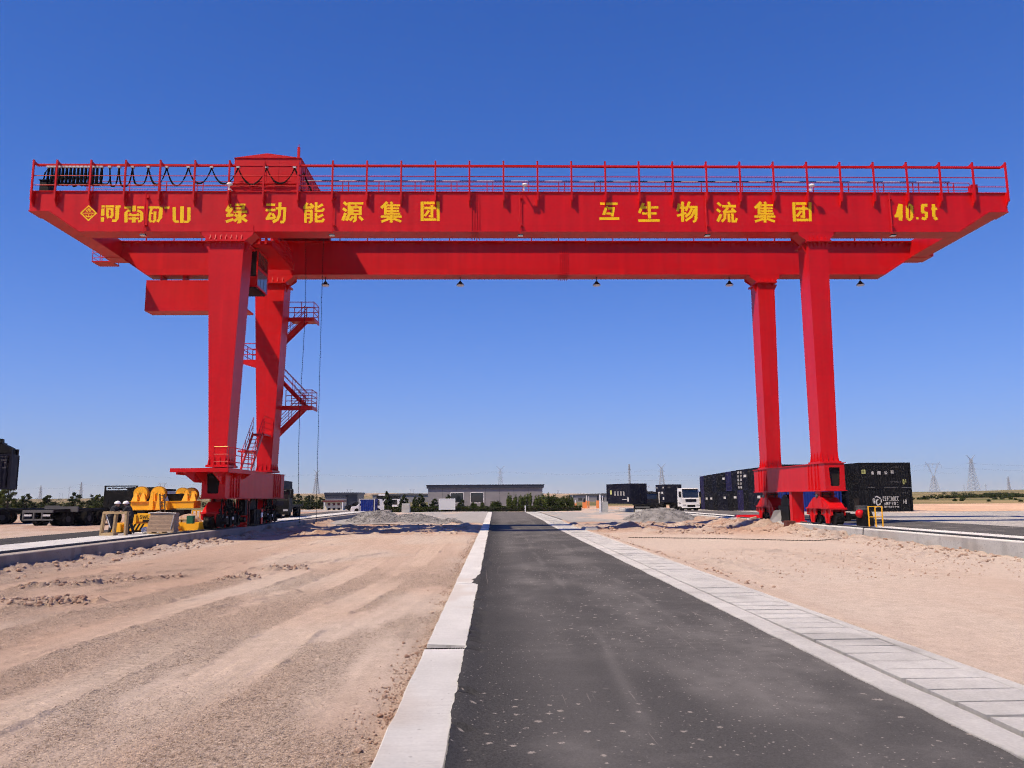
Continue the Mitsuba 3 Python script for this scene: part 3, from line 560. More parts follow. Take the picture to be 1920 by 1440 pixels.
k = part('', 'dirt_clods', scatter(P, R, .25), 'clod'); labels[k] = {'label': 'reddish dirt clods lying on ruts and heaps', 'category': 'dirt clods', 'kind': 'stuff'}

# gravel heaps
def heap(label, bumps, n):
    k = thing('gravel_heap', label, 'gravel heap')
    x0, x1 = min(b[0] - 1.6 * b[2] for b in bumps), max(b[0] + 1.6 * b[2] for b in bumps); y0, y1 = min(b[1] - 1.6 * b[3] for b in bumps), max(b[1] + 1.6 * b[3] for b in bumps)
    def h(X, Y):
        z = 0 * X
        for bx, by, rx, ry, hh in bumps:
            d = np.sqrt(((X - bx) / rx) ** 2 + ((Y - by) / ry) ** 2)
            z = np.maximum(z, hh * np.clip(1.06 - d, 0, 1) ** 0.9 * (1 - .25 * np.exp(-(d / .3) ** 2)) / 0.8)
        return z
    hn = lambda X, Y: h(X, Y) * (.85 + .3 * nf(X, Y, 1.6, 3, 95)) + .06 * (nf(X, Y, 5, 2, 96) - .5) * (h(X, Y) > .02) - .05 * (h(X, Y) <= .02)
    base = 0.13
    part(k, 'mound', grid(np.linspace(x0, x1, 90), np.linspace(y0, y1, 60), lambda X, Y: base + hn(X, Y)), 'stone', True)
    P = np.c_[x0 + (x1 - x0) * rng.random(n), y0 + (y1 - y0) * rng.random(n), np.zeros(n)]
    keep = h(P[:, 0], P[:, 1]) > rng.random(n) * .10; P = P[keep]; P[:, 2] = base + hn(P[:, 0], P[:, 1])
    part(k, 'stones', scatter(P, .025 + .05 * rng.random(len(P)) ** 2, .25), 'stone', kind='stuff')
heap('large double humped grey gravel heap left of the road', [(-9.9, 66.5, 2.6, 2.2, 1.0), (-7.0, 66.8, 2.6, 2.0, .70), (-5.4, 66, 1.4, 1.5, .34)], 5200)
heap('small low grey gravel heap nearest the road kerb', [(-3.7, 64.2, 1.05, 1.0, .34)], 700)
heap('single peaked grey gravel heap right of the road before the white truck', [(14.0, 66.0, 3.2, 2.4, 1.05)], 4200)
# ---------------------------------------------------------------- the gantry crane
CR = thing('gantry_crane', 'huge red gantry crane with two box girders and yellow lettering spanning the road', 'gantry crane')
XL, XR, ZT, ZB, ZE = -26.02, 29.6, 19.30, 16.99, 18.18
PROF = [(XL, ZT), (XL, ZE), (-24.9, ZE), (-23.17, ZB), (26.6, ZB), (28.45, ZE), (XR, ZE), (XR, ZT)]
def girder(y0, over, ZT):
    y1 = y0 + 1.1
    mb = MB().prism(PROF[:1] and [(XL, ZT)] + PROF[1:-1] + [(XR, ZT)], 'y', y0, y1)
    mb.box(XL - .03, XR + .03, y0 - over, y1 + .10, ZT, ZT + .035)                       # top flange
    mb.prism([(-23.2, ZB), (26.63, ZB), (26.63, ZB - .025), (-23.2, ZB - .025)], 'y', y0 - .05, y1)
    for a, b in (((-23.2, ZB), (-24.92, ZE)), ((26.63, ZB), (28.47, ZE))):
        mb.bar((a[0], y0 - .05 + .6, a[1] - .018), (b[0], y0 + .55, b[1] - .018), 1.2, .03)
    mb.box(XL - .03, -24.9, y0 - .05, y1 + .05, ZE - .03, ZE); mb.box(28.45, XR + .03, y0 - .05, y1 + .05, ZE - .03, ZE)
    g = part(CR, 'girder', mb, 'red_paint')
    part(g, 'trolley_rail', MB().box(XL + .6, XR - .6, y0 + .5, y0 + .58, ZT + .036, ZT + .16), 'grey_steel')
    return g
G1 = girder(42.0, 0.07, 19.30)
G2 = girder(50.5, 0.33, 19.20)
labels[G1] = {'label': 'near box girder carrying yellow lettering'}
labels[G2] = {'label': 'far box girder with lamps under it'}
mb = MB()
for x in np.arange(-25.6, 29.4, .43): mb.prism([(50.5, 19.2), (50.18, 19.2), (50.5, 18.86)], 'x', x, x + .02)
part(G2, 'flange_bracket', mb, 'red_paint', kind='stuff')
def splice(g, y0, xc, ns):
    mb = MB()
    for i in range(ns): mb.box(xc + i * .14, xc + i * .14 + .05, y0 - .035, y0, ZB + .02, ZT - .03)
    part(g, 'splice_plate', mb, 'red_paint')
    mb = MB()
    for i in range(ns):
        for z in np.arange(ZB + .1, ZT - .1, .11): mb.cyl((xc + i * .14 + .025, y0 - .035, z), (xc + i * .14 + .025, y0 - .06, z), .018, 6)
        mb.box(xc + i * .14 - .02, xc + i * .14 + .02, y0, y0 + 1.1, ZB - .13, ZB - .03)
    part(g, 'splice_bolts', mb, 'red_paint', kind='stuff')
splice(G1, 42.0, -1.28, 4); splice(G2, 50.5, 4.40, 5)
# painted characters on the near girder
CHAR_Y = 41.9965
for lab, st in CHARACTERS:
    geo = []
    for s in st:
        w, p = s[0] / 100, np.array(s[1:], float).reshape(-1, 2) / 100
        if lab == 'emblem' and len(p) == 5: p = np.vstack([p, p[1:2]])
        geo.append(sg.LineString(p).buffer(w / 2, cap_style=2, join_style=2 if lab != '0' else 1))
    mb = MB().prism(so.unary_union(geo), 'y', CHAR_Y - .002, CHAR_Y + .002)
    part(G1, 'emblem' if lab == 'emblem' else 'character', mb, 'yellow_letter', label='yellow diamond emblem' if lab == 'emblem' else 'yellow character ' + lab)
# light pipes down the near girder
for x in (-19.54, -9.07, 1.48, 12.06, 22.69):
    mb = MB().tube([(x, 41.88, 19.32), (x, 41.88, 16.78)], .028, 6)
    for z in (18.9, 17.3): mb.box(x - .02, x + .16, 41.86, 42.0, z, z + .05)
    part(G1, 'lamp_pipe', mb, 'red_paint')
# end ties
for x0, x1 in ((XL + .02, -24.92), (28.47, XR - .02)):
    e = part(CR, 'end_tie', MB().box(x0, x1, 43.102, 50.498, ZE + .0, ZT - .02), 'red_paint')
    part(e, 'buffer', MB().box(x0 + .1 if x0 < 0 else x0 - .35, x1 + .35 if x0 < 0 else x1 - .1, 43.5, 43.9, ZT + .02, ZT + .5), 'red_paint')
# access platform at the far left girder end, dark walkway at the right one
mb = MB().box(-27.4, -26.06, 51.5, 52.6, 18.18, 18.25)
for x in (-27.4, -26.75, -26.1): mb.tube([(x, 51.55, 18.2), (x, 51.55, 19.2)], .025, 5); mb.tube([(x, 52.55, 18.2), (x, 52.55, 19.2)], .025, 5)
for z in (19.2, 18.85, 18.5): mb.tube([(-27.4, 51.55, z), (-26.1, 51.55, z)], .02, 5); mb.tube([(-27.4, 51.55, z), (-27.4, 52.55, z)], .02, 5); mb.tube([(-27.4, 52.55, z), (-26.1, 52.55, z)], .02, 5)
mb.bar((-27.3, 51.55, 19.1), (-26.3, 51.55, 18.3), .03)
part(CR, 'end_platform', mb, 'red_paint')
part(CR, 'end_platform', MB().box(29.62, 30.15, 50.6, 52.0, 18.3, 18.75).box(29.62, 30.25, 51.7, 52.0, 18.75, 18.95), 'red_paint')

# railing on the near girder with brackets and festoon beam
RL = part(CR, 'railing', MB().box(-25.9, 29.55, 42.16, 42.24, 20.93, 21.03).box(-25.9, 29.55, 42.195, 42.205, 20.88, 20.96), 'red_paint', label='festoon beam and handrail along the girder top')
px = [-25.83, -24.53] + list(np.linspace(-22.64, 29.53, 28))
for x in px:
    mb = MB().box(x - .045, x + .045, 41.70, 41.79, 18.72, 21.07)
    mb.prism([(42.0, 19.3), (42.0, 18.42), (41.79, 18.72), (41.79, 19.3)], 'x', x - .03, x + .03)
    mb.prism([(41.72, 21.05), (42.26, 20.98), (42.26, 20.92), (41.72, 20.78)], 'x', x - .02, x + .02)
    part(RL, 'post', mb, 'red_paint')
for z in (20.18, 19.62): part(RL, 'handrail', MB().tube([(px[0], 41.82, z), (px[-1], 41.82, z)], .024, 6), 'red_paint')
R2 = part(CR, 'railing', MB().tube([(-23.5, 43.08, 20.38), (28.2, 43.08, 20.38)], .02, 6).tube([(-23.5, 43.08, 20.10), (28.2, 43.08, 20.10)], .016, 6).tube([(-23.5, 43.08, 19.92), (28.2, 43.08, 19.92)], .016, 6), 'red_paint', label='inner walkway railing of the near girder')
for x in np.arange(-23.5, 28.3, 2.1):
    part(R2, 'post', MB().box(x - .022, x + .022, 43.06, 43.10, 19.33, 20.38).box(x + .34 - .02, x + .34 + .02, 43.06, 43.10, 19.33, 20.38), 'red_paint')
mb, mb2 = MB(), MB()
for i, x in enumerate(np.arange(-11.0, 26.6, 1.0)): (mb if i % 2 else mb2).tube([(x, 43.02, 20.42), (x + 1.0, 43.02, 20.42)], .028, 6)
part(R2, 'dashed_conduit', mb, 'black_steel'); part(R2, 'dashed_conduit', mb2, 'pale_steel')
mb = MB()
for z in (20.35, 20.0, 19.7): mb.tube([(28.2, 43.1, z), (29.4, 44.6, z)], .018, 5)
mb.tube([(27.0, 43.1, 19.4), (29.3, 44.4, 20.5)], .03, 5)
part(R2, 'ladder_rail', mb, 'red_paint')
part(CR, 'motor_box', MB().box(27.62, 27.98, 42.0, 42.35, 19.34, 19.85), 'red_paint')
R3 = part(CR, 'railing', MB().tube([(-24, 51.9, 20.3), (28.4, 51.9, 20.3)], .022, 5).tube([(-24, 51.9, 19.8), (28.4, 51.9, 19.8)], .018, 5), 'red_paint', label='walkway railing of the far girder')
mb = MB()
for x in np.arange(-24, 28.5, 1.9): mb.box(x - .03, x + .03, 51.87, 51.93, 19.33, 20.3)
mb.box(-24, 28.4, 51.6, 52.4, 19.25, 19.30)
part(R3, 'post_row', mb, 'red_paint')

# legs
def leg(y0, xt, xb, plate, nrib, yth, haunch):
    """xt/xb: (left, right) at z 16.4 / 3.95"""
    k = part(CR, 'leg', MB().hex8((xb[0], xb[1], y0, y0 + yth), (xt[0], xt[1], y0, y0 + yth), 3.95, 16.36), 'red_paint')
    mid = (xt[0] + xt[1]) / 2
    # head block under the girder, flaring to the cheek plates
    part(k, 'head', MB().hex8((xt[0], xt[1], y0 + .02, y0 + yth - .02), (xt[0], xt[1], y0 + .02, y0 + 1.08), 16.46, ZB - .03), 'red_paint')
    part(k, 'flange', MB().box(xt[0] - .12, xt[1] + .12, y0 - .2, y0 + yth + .2, 16.36, 16.46), 'red_paint')
    p = sg.Polygon([(plate[0] + .05, 16.78), (plate[0] + .05, 17.44), (plate[1] - .05, 17.44), (plate[1] - .05, 16.78), (xt[1] + .06, 16.46), (xt[0] - .06, 16.46)]).buffer(-.12).buffer(.12)
    for a, b in ((y0 - .035, y0 - .001), (y0 + 1.101, y0 + 1.135)): part(k, 'cheek_plate', MB().prism(p, 'y', a, b), 'red_paint')
    for x in np.linspace(xt[0] + .12, xt[1] - .12, nrib):
        part(k, 'rib', MB().prism([(y0 - .17, 16.46), (y0 - .035, 16.46), (y0 - .035, 16.78)], 'x', x - .013, x + .013).prism([(y0 - .17, 16.36), (y0, 16.36), (y0, 16.05)], 'x', x - .013, x + .013), 'red_paint')
    for sd in haunch:
        x = xt[0] if sd < 0 else xt[1]
        part(k, 'haunch', MB().prism([(x, 16.44), (x + sd * .55, ZB - .03), (x, ZB - .03)] if sd > 0 else [(x, 16.44), (x, ZB - .03), (x + sd * .55, ZB - .03)], 'y', y0 + .1, y0 + 1.0).prism([(x, 16.36), (x + sd * .3, 16.36), (x + sd * .02, 15.8)] if sd < 0 else [(x, 16.36), (x + sd * .02, 15.8), (x + sd * .3, 16.36)], 'y', y0 + .3, y0 + .33), 'red_paint')
    part(k, 'base_flange', MB().box(xb[0] - .12, xb[1] + .12, y0 - .12, y0 + yth + .12, 3.83, 3.95), 'red_paint')
    mb = MB()
    for x in np.linspace(xb[0] + .03, xb[1] - .03, 4): mb.prism([(y0, 4.5), (y0 - .1, 3.95), (y0, 3.95)], 'x', x - .012, x + .012)
    for y in np.linspace(y0 + .1, y0 + yth - .1, 4):
        mb.prism([(xb[0], 4.5), (xb[0] - .1, 3.95), (xb[0], 3.95)], 'y', y - .012, y + .012); mb.prism([(xb[1], 4.5), (xb[1] + .1, 3.95), (xb[1], 3.95)], 'y', y - .012, y + .012)
    part(k, 'base_gusset', mb, 'red_paint', kind='stuff')
    part(k, 'weld_seam', MB().hex8((xb[0] + .0, xb[1] + .02, y0 - .008, y0 + .0), (xb[0] + .0, xb[1] + .02, y0 - .008, y0 + .0), 6.35, 6.375), 'red_paint')
    return k
leg(42.0, (-15.98, -14.0), (-15.36, -14.45), (-16.42, -13.45), 7, 1.5, (1, -1))
leg(50.5, (-15.98, -14.0), (-15.36, -14.45), (-16.42, -13.45), 6, 1.5, (1, -1))
leg(42.0, (17.84, 18.99), (17.82, 18.75), (17.28, 19.4), 5, 1.4, (-1, 1))
leg(50.5, (17.84, 18.99), (17.82, 18.75), (17.28, 19.4), 5, 1.4, (-1, 1))

# sill beams with end openings
def sill(x0, x1, z0, z1, win):
    mb = MB().box(x0, x1, 42.2, 52.2, z0, z1)
    b = part(CR, 'sill_beam', mb, 'red_paint')
    # hollow box ends: plate with an opening, black panel paints its inner shade
    for ya, yb in ((41.45, 42.2), (52.2, 52.9)):
        yo = ya if ya < 45 else yb
        fr = sg.box(x0, z0, x1, z1).difference(sg.Polygon([(win[0], z0 + .22), (win[1], z0 + .22), (win[1] + .06, z1 - .22), (win[0] - .06, z1 - .22)]).buffer(-.06).buffer(.06))
        part(b, 'end_plate', MB().prism(fr, 'y', min(yo, yo + .03), max(yo, yo + .03)) if ya < 45 else MB().prism(fr, 'y', yb - .03, yb), 'red_paint')
        part(b, 'opening_shade', MB().box(x0 + .04, x1 - .04, min(yo, yo) + (.16 if ya < 45 else -.17), yo + (.17 if ya < 45 else -.16), z0 + .04, z1 - .04), 'hole_shade')
        part(b, 'end_wall', MB().box(x0, x0 + .03, ya + .03 * (ya < 45), yb - .03 * (ya > 45), z0, z1).box(x1 - .03, x1, ya + .03 * (ya < 45), yb - .03 * (ya > 45), z0, z1).box(x0 + .03, x1 - .03, ya + .03, yb - .03, z0, z0 + .03).box(x0 + .03, x1 - .03, ya + .03, yb - .03, z1 - .03, z1), 'red_paint')
    mb = MB()
    for y in (42.3, 42.7, 43.2, 43.6, 50.5, 50.9, 51.4, 51.9):
        for xx, s in ((x0, -1), (x1, 1)): mb.prism([(xx, z0), (xx + s * .07, z0), (xx + s * .04, z1), (xx, z1)], 'y', y - .012, y + .012)
    part(b, 'stiffener', mb, 'red_paint', kind='stuff')
    part(b, 'edge_flange', MB().box(x0 - .07, x1 + .07, 41.4, 52.95, z1, z1 + .04), 'red_paint'); part(b, 'edge_flange', MB().box(x0 - .07, x1 + .07, 41.4, 52.95, z0 - .05, z0), 'red_paint')
    return b
SL = sill(-15.46, -14.22, 2.2, 3.7, (-15.15, -14.58))
SR = sill(17.72, 18.8, 2.38, 3.82, (18.02, 18.5))
# service platform around the foot of the left legs
mb = MB().box(-16.5, -13.6, 39.9, 42.0, 3.58, 3.67).box(-17.0, -15.66, 42.0, 52.4, 3.58, 3.67).box(-14.2, -13.6, 42.0, 44.3, 3.58, 3.67)  # unseen rear run of the left wing added to shade the bogies
mb.prism([(-16.0, 3.58), (-16.0, 3.46), (-15.40, 2.98), (-15.40, 3.58)], 'y', 40.25, 41.44).prism([(-16.8, 3.58), (-16.8, 3.48), (-15.47, 2.9), (-15.47, 3.58)], 'y', 42.3, 42.36).prism([(-16.8, 3.58), (-16.8, 3.48), (-15.47, 2.9), (-15.47, 3.58)], 'y', 46.0, 46.06)
for x in (-15.3, -14.4): mb.prism([(40.0, 3.58), (40.0, 3.45), (41.44, 2.9), (41.44, 3.58)], 'x', x, x + .05)
for y in (40.3, 42.6, 44.2): mb.prism([(-13.65, 3.58), (-14.22, 3.58), (-14.22, 3.2)], 'y', y, y + .05)
mb.box(-16.5, -13.58, 39.86, 39.9, 3.50, 3.70).box(-17.04, -17.0, 41.96, 52.4, 3.44, 3.70).box(-13.6, -13.56, 39.9, 44.3, 3.48, 3.70)
PL = part(CR, 'foot_platform', mb, 'red_paint')
def rails(k, pts, z, hts=(1.1, .72, .36), posts=None, mat='red_paint', r=.022):
    for a, b in zip(pts[:-1], pts[1:]):
        a, b = np.array(a, float), np.array(b, float); L = np.linalg.norm(b - a); n = max(2, int(round(L / 1.1)) + 1)
        for h in hts: part(k, 'rail', MB().tube([[*a, z + h], [*b, z + h]], r, 5), mat)
        for t in np.linspace(0, 1, n): p = a + t * (b - a); part(k, 'post', MB().tube([[*p, z], [*p, z + hts[0]]], r, 5), mat)
rails(PL, [(-14.35, 39.95), (-13.62, 39.95), (-13.62, 44.25)], 3.67, r=.026)
part(PL, 'gate_bar', MB().tube([(-14.35, 39.92, 4.79), (-13.66, 39.92, 4.79)], .03, 6), 'yellow_paint')
# stair from the foot platform, rising between the left legs
def stair(k, p, q, w, side, rail=True, mat='red_paint'):
    """p lower, q upper end of a flight; w width along 'side' (unit vector)"""
    p, q, side = np.array(p, float), np.array(q, float), np.array(side, float)
    mb = MB().bar(p, q, .05, .22).bar(p + side * w, q + side * w, .05, .22)
    n = max(3, int((q[2] - p[2]) / .24))
    for i in range(n):
        c = p + (q - p) * (i + .5) / n; d = (q - p) * [1, 1, 0]; d /= np.linalg.norm(d)
        mb.bar(c, c + side * w, .2, .03) if True else None
    part(k, 'flight', mb, mat)
    if rail:
        mb = MB()
        for o in (0, w):
            for h in (1.0, .55): mb.tube([p + side * o + [0, 0, h], q + side * o + [0, 0, h]], .022, 5)
            for t in np.linspace(0.02, .98, 4): c = p + (q - p) * t + side * o; mb.tube([c, c + [0, 0, 1.0]], .02, 5)
        part(k, 'flight_rail', mb, mat)
ST = part(CR, 'staircase', MB().box(-14.15, -12.35, 52.05, 53.6, 14.30, 14.40).box(-14.3, -12.45, 52.0, 52.08, 14.12, 14.4).box(-12.42, -12.35, 52.05, 53.6, 14.18, 14.42), 'red_paint')
part(ST, 'landing', MB().box(-14.15, -12.3, 52.05, 53.6, 8.20, 8.30).box(-14.4, -12.4, 52.0, 52.08, 8.02, 8.32).box(-12.36, -12.3, 52.05, 53.6, 8.08, 8.32), 'red_paint')
part(ST, 'landing', MB().box(-16.95, -15.75, 51.3, 53.6, 11.25, 11.35).prism([(-16.95, 11.3), (-16.95, 11.1), (-16.0, 10.8), (-15.8, 10.8), (-15.8, 11.3)], 'y', 51.2, 51.28), 'red_paint')
part(ST, 'landing', MB().box(-17.0, -15.98, 48.4, 50.45, 14.2, 14.3), 'red_paint')
part(ST, 'landing', MB().box(-16.9, -15.9, 51.3, 53.6, 5.2, 5.3), 'red_paint')
rails(ST, [(-14.1, 52.1), (-12.4, 52.1), (-12.4, 53.55), (-14.1, 53.55)], 14.4, r=.028)
rails(ST, [(-14.1, 52.1), (-12.35, 52.1), (-12.35, 53.55), (-14.1, 53.55)], 8.3, r=.028)
rails(ST, [(-15.8, 51.3), (-16.9, 51.3), (-16.9, 53.55), (-15.8, 53.55)], 11.35, r=.028)
rails(ST, [(-16.0, 48.45), (-16.95, 48.45), (-16.95, 50.4)], 14.3, r=.028)
stair(ST, (-15.9, 52.2, 11.3), (-13.0, 52.2, 14.3), .65, (0, 1, 0))
stair(ST, (-15.8, 52.95, 11.3), (-12.9, 52.95, 8.3), .6, (0, 1, 0))
stair(ST, (-15.8, 52.2, 5.25), (-12.9, 52.2, 8.2), .65, (0, 1, 0))
stair(ST, (-16.8, 46.6, 12.0), (-16.8, 48.5, 14.2), .75, (1, 0, 0))
part(ST, 'landing', MB().box(-16.9, -15.98, 45.2, 46.6, 11.9, 12.0), 'red_paint')
stair(ST, (-15.2, 46.8, 3.86), (-15.2, 48.9, 6.2), .62, (1, 0, 0), mat='red_paint')
part(ST, 'landing', MB().box(-15.3, -14.5, 48.9, 50.45, 6.1, 6.2), 'red_paint')
rails(ST, [(-14.52, 48.9), (-14.52, 50.4)], 6.2)

# box hung under the left end of the far girder
mb = MB().box(-23.2, -18.3, 50.55, 51.75, 14.52, 16.62); EH = part(CR, 'electrical_house', mb, 'red_paint', label='red box hung under the left girder end')
for x in (-22.3, -20.8, -19.1): part(EH, 'hanger', MB().box(x - .06, x + .06, 50.7, 51.5, 16.62, ZB - .03), 'red_paint')
part(EH, 'panel_seam', MB().box(-23.2, -18.3, 50.54, 50.55, 16.55, 16.62).box(-21.3, -21.27, 50.543, 50.55, 14.55, 16.55).box(-20.2, -20.17, 50.543, 50.55, 14.55, 16.55), 'red_paint')

# bogies
def bogie(xc, yc, clutter=False):
    z0 = .59
    k = part(CR, 'bogie', MB().prism([(yc - 1.45, 1.45), (yc + 1.45, 1.45), (yc + 1.25, 1.62), (yc + .55, 2.0), (yc - .55, 2.0), (yc - 1.25, 1.62)], 'x', xc - .42, xc + .42).box(xc - .18, xc + .18, yc - .2, yc + .2, 2.0, 2.3), 'red_paint')
    for s in (-1, 1): part(k, 'gusset', MB().prism([(yc - 1.2, 1.46), (yc + 1.2, 1.46), (yc + .3, 2.0), (yc - .3, 2.0)], 'x', xc + s * .43 - .012, xc + s * .43 + .012).prism([(yc - .25, 1.9), (yc + .25, 1.9), (yc + .2, 2.3), (yc - .2, 2.3)], 'x', xc + s * .3 - .03, xc + s * .3 + .03), 'red_paint')
    part(k, 'edge_plate', MB().box(xc - .5, xc + .5, yc - 1.5, yc + 1.5, 1.40, 1.45), 'red_paint')
    part(k, 'pin', MB().cyl((xc - .5, yc, 2.08), (xc + .5, yc, 2.08), .1, 12), 'grey_steel')
    for s in (-1, 1):
        y = yc + s * .98
        ty = [(y - .64, 1.36), (y - .64, 1.06), (y - .33, 1.0), (y - .20, .62), (y + .20, .62), (y + .33, 1.0), (y + .64, 1.06), (y + .64, 1.36)]
        part(k, 'yoke', MB().prism(ty, 'x', xc - .36, xc - .31).prism(ty, 'x', xc + .31, xc + .36).box(xc - .31, xc + .31, y - .20, y + .20, .90, 1.34), 'red_paint')
        part(k, 'yoke_plate', MB().box(xc - .44, xc + .44, y - .70, y + .70, 1.36, 1.395).box(xc - .42, xc - .365, y - .03, y + .03, .66, 1.36).box(xc - .42, xc - .365, y - .60, y - .56, 1.06, 1.36).box(xc - .42, xc - .365, y + .56, y + .60, 1.06, 1.36), 'red_paint')
        part(k, 'bolt_row', MB().box(xc - .40, xc - .362, y - .55, y - .50, 1.12, 1.17).box(xc - .40, xc - .362, y - .42, y - .37, 1.12, 1.17).box(xc - .40, xc - .362, y + .37, y + .42, 1.12, 1.17).box(xc - .40, xc - .362, y + .5, y + .55, 1.12, 1.17), 'grey_steel', kind='stuff')
        for t in (-1, 1):
            part(k, 'wheel', MB().cyl((xc - .14, y + t * .48, z0 + .31), (xc + .14, y + t * .48, z0 + .31), .31, 20).cyl((xc - .2, y + t * .48, z0 + .31), (xc - .14, y + t * .48, z0 + .31), .35, 20).cyl((xc + .14, y + t * .48, z0 + .31), (xc + .2, y + t * .48, z0 + .31), .35, 20), 'black_steel', 40)
        part(k, 'drive_motor', MB().cyl((xc + .42, y + s * .48, .98), (xc + .95, y + s * .48, .98), .15, 12).box(xc + .4, xc + .62, y + s * .48 - .17, y + s * .48 + .17, .75, 1.2), 'black_steel', 40)
    for y in (yc - .62, yc + .62): part(k, 'web_rib', MB().box(xc - .47, xc - .42, y - .02, y + .02, 1.46, 1.92).box(xc + .42, xc + .47, y - .02, y + .02, 1.46, 1.92), 'red_paint')
    part(k, 'fork', MB().box(xc - .40, xc - .30, yc - .30, yc + .30, 1.9, 2.32).box(xc + .30, xc + .40, yc - .30, yc + .30, 1.9, 2.32), 'red_paint')
    part(k, 'bearing_pad', MB().box(xc - .28, xc + .28, yc - .8, yc + .8, 2.14, 2.2), 'black_steel')
    part(k, 'end_buffer', MB().cyl((xc, yc - 1.86, .95), (xc, yc - 1.66, .95), .08, 10), 'black_rubber', 40)
    if clutter:
        # gearboxes, brake housings, cable loops and brackets crowding the road side of the left bogies
        for j, y in enumerate(np.linspace(yc - 1.3, yc + 1.3, 5)):
            part(k, 'gearbox', MB().box(xc + .38, xc + .66, y - .2, y + .16, .68 + .1 * (j % 2), 1.32 - .08 * (j % 3)).cyl((xc + .5, y, 1.25), (xc + .5, y, 1.62 + .1 * (j % 2)), .09, 10), 'black_steel')
            part(k, 'bracket', MB().box(xc + .44, xc + .5, y + .2, y + .24, .62, 2.15), 'red_paint' if j % 2 else 'black_steel')
        for j in range(6):
            y = yc - 1.2 + .45 * j; t = np.linspace(0, 1, 9)
            part(k, 'cable_loop', MB().tube(np.c_[xc + .55 + .12 * np.sin(3.14 * t), y + .5 * t, 2.1 - .9 * np.sin(3.14 * t) * (.7 + .1 * (j % 3))], .025, 5), 'black_rubber', True)
        part(k, 'side_cover', MB().box(xc + .43, xc + .46, yc - .5, yc + .75, 1.46, 2.1), 'black_steel')
        part(k, 'label_plate', MB().box(xc + .68, xc + .69, yc + .1, yc + .3, 1.0, 1.16), 'white_paint'); part(k, 'label_plate', MB().box(xc + .68, xc + .69, yc - .9, yc - .72, 1.12, 1.2), 'pale_steel')
for xc in (-15.1, 18.2):
    for yc in ((43.3, 50.9) if xc < 0 else (42.75, 51.3)): bogie(xc, yc, xc < 0)
for y, h in ((46.1, 1.9), (47.6, 2.0)): part(CR, 'hose_stand', MB().box(-14.45, -14.37, y, y + .08, .55, h).box(-14.45, -14.37, y, y + .08, h, h + .12), 'black_steel')
part(CR, 'barrier_board', MB().box(-14.36, -14.33, 48.4, 48.75, .62, 1.0), 'red_paint'); part(CR, 'barrier_board', MB().box(-14.36, -14.33, 48.4, 48.75, 1.32, 1.5), 'red_paint'); part(CR, 'barrier_board', MB().box(-14.36, -14.33, 48.4, 48.75, 1.02, 1.3), 'white_paint')
part(CR, 'cable_box', MB().box(-14.6, -14.25, 44.95, 45.4, 1.2, 2.1), 'black_steel')
# cable guide post and dark drum plates below the sills
for x, n in ((18.1, 1), (-14.9, 2)):
    g = part(CR, 'cable_guide', MB().box(x - .35, x + .35, 46.4, 46.8, .62, 2.34 if x > 0 else 2.15).box(x - .36, x + .36, 46.1, 46.39, .52, .62), 'red_paint')
    part(g, 'drum', MB().cyl((x - .2, 47.9, 1.4), (x + .2, 47.9, 1.4), .78, 24).box(x - .28, x + .5, 47.2, 48.9, .6, 1.5), 'black_steel', 40)
part(CR, 'control_cabinet', MB().box(18.45, 18.8, 48.9, 49.4, .9, 1.7), 'pale_steel')
part(CR, 'hydraulic_unit', MB().box(-15.7, -15.4, 40.3, 40.6, .9, 1.3), 'green_paint')
part(CR, 'warning_lamp', MB().ball((18.95, 40.35, 1.15), .22, 2), 'red_paint', True)

# festoon cable hanging from the beam in loops
FC = thing('festoon_cable', 'black festoon cables looped from small carriers under the crane handrail, bunched at the left end', 'festoon cable')
def fx(x): return -25.95 + (x - 63) * .03055
cx = [86, 92.5, 99, 105.5, 112, 119, 126, 133, 140, 147, 154, 161, 168, 175, 183, 198, 215, 240, 269, 303, 343, 386, 435, 488, 540]
for a in cx:
    x = fx(a); part(FC, 'carrier', MB().box(x - .09, x + .09, 42.12, 42.28, 20.80, 20.90), 'pale_steel')
cl = []
for i, (a, b) in enumerate(zip(cx[:-1], cx[1:])):
    xa, xb = fx(a), fx(b); zb_ = 19.66 + .10 * rng.random() + (.12 if b - a > 40 else 0); w = xb - xa; pts = []
    mb = MB()
    for j in range(3 if b - a > 12 else 4):
        o = (j - 1) * .035; dz = .05 * j + .03 * rng.random(); pts = []
        for t in np.linspace(0, 1, 17):
            u = 2 * t - 1
            if w > .5: sh = 1 - abs(u) ** (2.2 if w > 1 else 4)
            else: sh = 1 - abs(u) ** 8
            xx = xa + w * t + (.05 * math.sin(3.14 * t) * (1 if j % 2 else -1) if w < .4 else 0)
            bulge = 0 if w > .5 else (.10 if w > .3 else .05) * math.sin(math.pi * sh) * (-1 if u < 0 else 1)
            pts.append((xx + bulge, 42.2 + o, 20.82 - (20.82 - zb_ - dz) * sh))
        mb.tube(pts, .026 if w > .4 else .034, 6)
    part(FC, 'loop', mb, 'black_rubber', True)
mb = MB().tube([(fx(540), 42.2, 20.8), (fx(545), 42.2, 20.45), (fx(552), 42.25, 20.35), (fx(556), 42.3, 20.6), (fx(560), 42.5, 20.2), (fx(566), 43.0, 19.8)], .05, 6); part(FC, 'loop', mb, 'black_rubber', True)
part(FC, 'loop', MB().tube([(fx(86), 42.2, 20.82), (fx(80), 42.2, 20.5), (fx(76), 42.3, 20.1), (fx(74), 42.4, 19.8)], .04, 6), 'black_rubber', True)
k = thing('junction_box', 'black electrical box at the left end of the girder beside the bunched cables', 'junction box')
